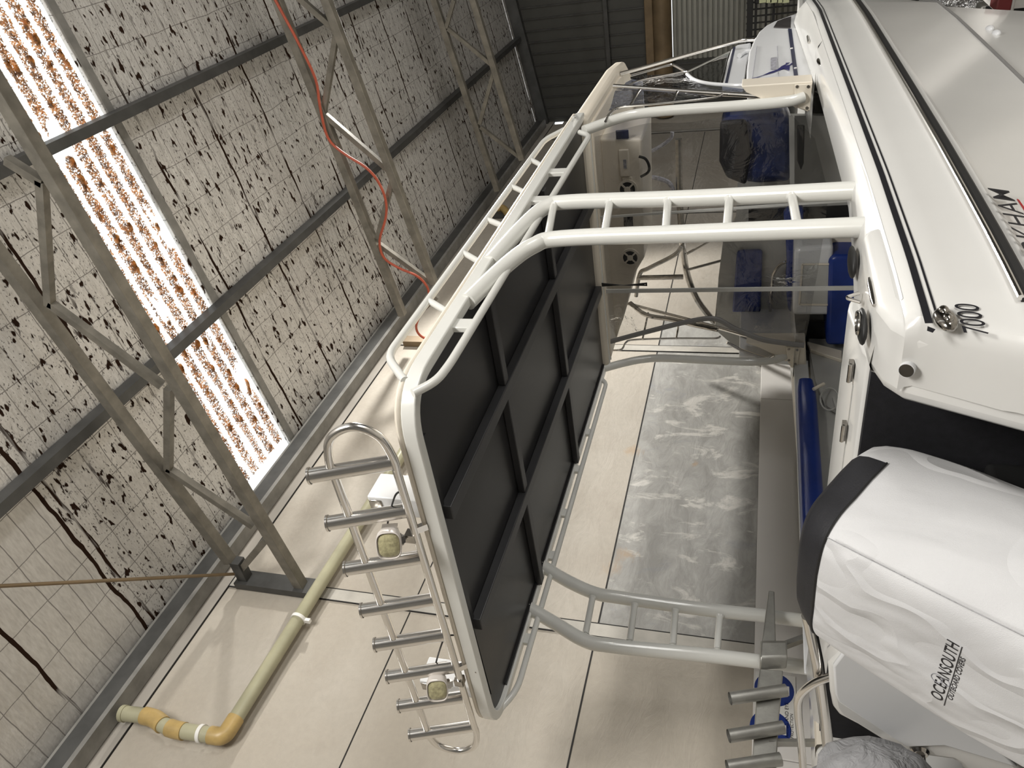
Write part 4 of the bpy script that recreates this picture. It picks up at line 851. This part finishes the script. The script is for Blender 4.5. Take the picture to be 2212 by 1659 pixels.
# deck fittings on the starboard side deck ahead of the wing
mb = MB(); a, b = cab(1752, 92), cab(1766, 80); c = cab(1758, 86)
dkr = []
for x in np.linspace(6.0, 8.6, 16):
    w_ = max(hs(x) - .10, .01); zt_ = lerp(x, [5.2, 8.5], [-.315, -.215]); dkr.append([Vector((x, YC - w_, zt_)), Vector((x, YC + w_, zt_)), Vector((x, YC + w_, zt_ - .03)), Vector((x, YC - w_, zt_ - .03))])
MB().loft(dkr).build('foredeck', 'gelcoat', boat)
for side in (0, 1):
    rings = []
    for x in np.linspace(5.2, 8.5, 20):
        h, z = hs(x), zp(x); i_ = min(1.02, max(h - .08, .01)); zd = lerp(x, [5.2, 8.5], [-.295, -.20])
        s_ = [(YC - max(h - .02, .02), z + .030), (YC - max(h - .05, .015), z + .052), (YC - i_, max(zd, z + .05)), (YC - max(i_ - .3, 0), max(zd, z + .05))]
        rings.append([Vector((x, y if side == 0 else 2 * YC - y, zz)) for y, zz in s_])
    MB().loft(rings, closed=False).build('side_deck', 'gelcoat', boat, smooth=40)
c = P(1758, 84, 'Y', 1.30); mb = MB().tube([c + Vector((-.09, 0, .035)), c + Vector((.09, 0, .035))], .009, 8)
for s in (-.03, .03): mb.tube([c + Vector((s, 0, -.01)), c + Vector((s, 0, .035))], .010, 8)
mb.build('bow_cleat', 'stainless', boat)
c = P(1774, 135, 'Y', 1.235); MB().ell(c, ((.10, 0, .01), (0, .012, 0), (0, 0, .022)), 16, 8).build('fuel_filler', 'chrome_dark', boat, smooth=180)
c = P(1735, 22, 'Y', 1.33)
MB().prism([P(1722, 30, 'Y', 1.40), P(1724, -12, 'Y', 1.40), P(1738, -12, 'Y', 1.40), P(1738, 16, 'Y', 1.40), P(1730, 32, 'Y', 1.40)], (0, .06, 0)).build('bow_moulding', 'gelcoat', boat, bevel=.02)
# ================================================================ engine under its fitted cover
TL = math.radians(32); A_ = Vector((math.sin(TL), 0, math.cos(TL))); B_ = Vector((math.cos(TL), 0, -math.sin(TL))); C0 = Vector((1.61, 1.90, -.205))
def EP(a, b, p): return C0 + A_ * a + B_ * b + Vector((0, p, 0))
eng = thing('outboard_motor', 'tilted outboard motor under a pale grey fitted cover at the transom', 'outboard motor', EP(-.7, .28, 0))
eng2 = None
RG = [(.128, .20, .40, .10), (.126, .15, .47, .165), (.116, .10, .515, .205), (.098, .07, .54, .228), (.07, .045, .555, .24), (.035, .02, .562, .248), (0, 0, .568, .253), (-.1, -.008, .575, .26), (-.2, -.012, .58, .264), (-.32, -.015, .582, .267), (-.45, -.015, .58, .268), (-.58, -.012, .575, .266), (-.70, -.005, .565, .262), (-.72, .0, .56, .258)]
NR = 72
def ring_e(a, b0, b1, hw, infl=0.0):
    out = []; bc, bl = (b0 + b1) / 2, (b1 - b0) / 2
    for k in range(NR):
        t = 2 * math.pi * k / NR; ct, st = math.cos(t), math.sin(t); e = 2 / 4.4
        b = bc + bl * math.copysign(abs(ct) ** e, ct); p = hw * math.copysign(abs(st) ** e, st)
        n_ = Vector((ct, st, 0)); q = EP(a, b + infl * ct, p + infl * st)
        w = noise.noise(Vector((b * 5, p * 5 + 3, a * 3.2))) * .013 + noise.noise(Vector((b * 12, p * 12, a * 7 + 9))) * .0035
        q += (B_ * ct + Vector((0, st, 0))) * w
        if infl: q += A_ * infl * .5
        out.append(q)
    return out
RGF = []
for i in range(len(RG) - 1):
    for k in range(3):
        t = k / 3; RGF.append(tuple(RG[i][j] * (1 - t) + RG[i + 1][j] * t for j in range(4)))
RGF.append(RG[-1])
cv_ = MB().loft([ring_e(*r) for r in RGF]).build('fitted_cover', 'cover_cloth', eng, smooth=180)
# black mesh panel over the aft half of the crown
bk = MB(); top_r = [r for r in RGF if r[0] >= 0.004]; rr = [ring_e(*r, infl=.0035) for r in top_r]
idx = [k for k in range(NR + 1) if .27 < ((k / NR) % 1) < .79]
k0, k1 = int(.25 * NR), int(.78 * NR)
bk.loft([[r[k] for k in range(k0, k1)] for r in rr], closed=False)
bk.build('vent_panel', 'cloth_black', cv_, smooth=180)
sm = MB()
sm.tube([EP(r[0], *( (r[1] + .018, -r[3] + .016) )) for r in RGF if r[0] <= 0], .0016, 6)
sm.build('seam', 'cover_grey', cv_)
sm = MB().tube([p for p in [ring_e(*top_r[-1], infl=.004)[k] for k in range(k0, k1)]], .003, 6).build('piping', 'rubber', cv_)
# lettering on the aft face
af = lambda a, p: EP(a, -.030, p)
pl0 = AX
def on_aft(x, y):
    d = Vector(AX @ np.array([829.5 - y, x - 1106.0, F])); n_ = -B_; o = EP(0, -.013, 0); return d * (o.dot(n_) / d.dot(n_))
tq0, tq1 = on_aft(2037, 1513), on_aft(2064, 1393); rd = Vector((0, -1, 0)); upv = A_
# the words read from port to starboard across the aft face
w_ = abs(tq1.y - tq0.y)
tx = text('brand_lettering', 'OCEANSOUTH', 'ink', tq0, rd, upv, .030, cv_, stretch=.62, ext=.004, shear=.12, bold=.006)
cur_w = max(v.co.y for v in tx.data.vertices) - min(v.co.y for v in tx.data.vertices)
for v in tx.data.vertices: v.co.y = (v.co.y - (tq0.y - tx['_o'][1])) * (w_ / cur_w) + (tq0.y - tx['_o'][1])
l0, l1 = on_aft(2042, 1520), on_aft(2077, 1399)
MB().tube([l0.lerp(l1, i / 24) - B_ * .003 for i in range(25)], .0011, 6).build('lettering_rule', 'ink', cv_)
s0, s1 = on_aft(2059, 1511), on_aft(2081, 1423)
tx = text('brand_lettering', 'OUTBOARD COVERS', 'ink', s0, rd, upv, .0125, cv_, stretch=.8, ext=.004, shear=.2, bold=.012)
cur_w = max(v.co.y for v in tx.data.vertices) - min(v.co.y for v in tx.data.vertices); w2 = abs(s1.y - s0.y)
for v in tx.data.vertices: v.co.y = (v.co.y - (s0.y - tx['_o'][1])) * (w2 / cur_w) + (s0.y - tx['_o'][1])
for px, r_ in (((2025, 1463), .014), ((2043, 1473), .011)):
    c = on_aft(*px) - B_ * .003; MB().tube([c + Vector((0, math.cos(a), 0)) * r_ + A_ * math.sin(a) * r_ for a in np.linspace(0, 2 * math.pi, 28, endpoint=False)], .001, 5, closed=True).build('brand_ring', 'decal_grey', cv_)
# lay the print on the cloth
from mathutils.bvhtree import BVHTree
bv = BVHTree.FromPolygons([v.co[:] for v in cv_.data.vertices], [p.vertices[:] for p in cv_.data.polygons])
for ob in [o for o in C.objects if o.parent is cv_ and o.name.split('.')[0] in ('brand_lettering', 'lettering_rule', 'brand_ring')]:
    for v in ob.data.vertices:
        lift = .0 if ob.name.startswith('brand_l') else (v.co - sum((w.co for w in ob.data.vertices), Vector()) / len(ob.data.vertices)).dot(-B_) * .3
        hit = bv.ray_cast(v.co - B_ * .08, B_, .3)
        if hit[0] is not None: v.co = hit[0] - B_ * (.0012 + max(-.0008, min(.0008, lift)))
# midsection and bracket carrying the motor on the transom
MB().loft([[EP(a, b, p) for b, p in ((b0, -w), (b1, -w), (b1, w), (b0, w))] for a, b0, b1, w in ((-.70, .12, .46, .12), (-.9, .18, .42, .08), (-1.25, .2, .4, .06))]).build('midsection', 'rubber', eng, bevel=.02)
MB().box(1.70, 2.16, 1.80, 2.00, -.95, -.72).build('transom_bracket', 'rubber', eng, bevel=.02)
# ---- second covered motor lower down on the port side
c = P(1890, 1716, 'X', 1.62)
rings = []
for i in range(13):
    t = math.pi * (i + .3) / 13
    rings.append([c + Vector((.20 * math.sin(t) * math.cos(a), .17 * math.sin(t) * math.sin(a), .22 * math.cos(t))) * (1 + .20 * noise.noise(Vector((math.sin(t) * math.cos(a) * 2.2, math.sin(a) * 2.2, t * 1.6)))) for a in np.linspace(0, 2 * math.pi, 32, endpoint=False)])
m2 = thing('auxiliary_motor', 'small motor under a crumpled grey cover low behind the steel stern rails', 'outboard motor', (c.x, c.y, c.z - .3))
MB().loft(rings).build('loose_cover', 'cover_grey', m2, smooth=180)
MB().box(c.x - .06, c.x + .06, c.y - .05, c.y + .05, c.z - .62, c.z - .15).build('midsection', 'rubber', m2)
# ---- white swim step with its stainless post, stern rails
sp = PL([(1789, 1440), (1793, 1500), (1799, 1530), (1812, 1547), (1850, 1567), (1942, 1624), (1956, 1632), (1995, 1635), (2056, 1643), (2072, 1652), (2100, 1690), (2240, 1690), (2100, 1560), (1900, 1420), (1830, 1400)], 'X', 1.86)
stp = MB().prism(sp, (.10, .0, .0)).build('swim_step', 'gelcoat', boat, bevel=.022)
sp2 = PL([(1800, 1440), (1804, 1500), (1810, 1517), (1935, 1600), (1958, 1615), (2040, 1612), (2200, 1660), (2100, 1560), (1900, 1420), (1830, 1400)], 'X', 1.845)
MB().prism(sp2, (.02, 0, 0)).build('step_panel', 'gelcoat_cool', stp, bevel=.008)
a = P(1988, 1630, 'X', 1.84); b = P(1996, 1700, 'X', 1.80)
pst = MB().tube([a, b], .017, 14).build('step_post', 'stainless', stp); MB().disc(a + Vector((.01, 0, 0)), (-1, 0, 0), .034, .012, 20, .026).build('post_flange', 'chrome_dark', pst)
ra = PL([(1745, 1330), (1766, 1430), (1782, 1550), (1797, 1690)], 'X', 2.02)
rl = MB().tube(ra, .0235, 16).build('stern_rail', 'stainless', boat, smooth=60)
rb = PL([(1862, 1440), (1790, 1463), (1752, 1480), (1727, 1505), (1724, 1540), (1730, 1600), (1737, 1690)], 'X', 1.98)
MB().tube(smooth_path(rb, 6), .0165, 14).build('bent_rail', 'stainless', rl, smooth=60)
# ---- grey rod holder stand on the port gunwale
YB = 3.50
bs_ = MB().prism(PL([(1641, 1444), (1692, 1448), (1688, 1500), (1682, 1560), (1676, 1690), (1622, 1690), (1630, 1560), (1634, 1500)], 'Y', YB), (0, .03, 0)).build('rod_holder_stand', 'aluminium', boat, bevel=.006)
MB().prism(PL([(1660, 1275), (1673, 1277), (1676, 1384), (1645, 1390), (1648, 1370)], 'Y', YB), (0, .035, 0)).build('stand_arm', 'aluminium', bs_, bevel=.006)
MB().loft([[p + Vector((0, dy, 0)) for p in PL(px, 'Y', YB)] for px, dy in (([(1642, 1386), (1698, 1386), (1700, 1440), (1641, 1444)], .02), ([(1642, 1392), (1699, 1392), (1700, 1437), (1641, 1440)], -.03), ([(1643, 1402), (1699, 1402), (1700, 1430), (1642, 1432)], -.05))]).build('stand_clamp', 'aluminium', bs_, bevel=.008)
for a, b in (((1577, 1509), (1698, 1491)), ((1574, 1590), (1692, 1571)), ((1571, 1657), (1686, 1640))):
    p, q = P(*a, 'Y', YB - .05), P(*b, 'Y', YB - .03); mb = MB(); mb.tube([q, p], .030, 18, cap=False); mb.tube([p, p.lerp(q, .15)], .026, 18, cap=False); mb.build('holder_tube', 'aluminium', bs_)
MB().bar(P(1690, 1396, 'Y', YB + .02), P(1760, 1370, 'Y', YB + .05), .03, .03).build('stand_brace', 'aluminium', bs_)
q = P(1660, 1600, 'Y', YB); MB().bar((q.x, YB + .015, q.z), (q.x + .05, YB + .03, -.36), .03, .02).build('stand_post', 'aluminium', bs_)
# ---- trailer under the hull (out of the frame, carries the boat)
tr_ = thing('boat_trailer', 'galvanised boat trailer under the white hull', 'trailer', (4.5, YC, FZ))
for y in (YC - .8, YC + .8): MB().box(1.8, 7.2, y - .05, y + .05, -2.12, -2.02).build('side_rail', 'aluminium', tr_)
for x in (2.2, 3.8, 5.4, 7.0): MB().box(x - .04, x + .04, YC - .8, YC + .8, -2.08, -2.01).build('cross_member', 'aluminium', tr_)
for x in (3.2, 4.0):
    for y in (YC - 1.02, YC + 1.02): MB().tube([(x, y - .09, FZ + .28), (x, y + .09, FZ + .28)], .28, 28).build('wheel', 'rubber', tr_, bevel=.02)
    MB().tube([(x, YC - .95, FZ + .2), (x, YC + .95, FZ + .2)], .03, 10).build('axle', 'aluminium', tr_)
for y in (YC - .5, YC + .5): MB().box(2.0, 6.0, y - .05, y + .05, -2.01, -1.84).build('bunk', 'carpet_black', tr_)
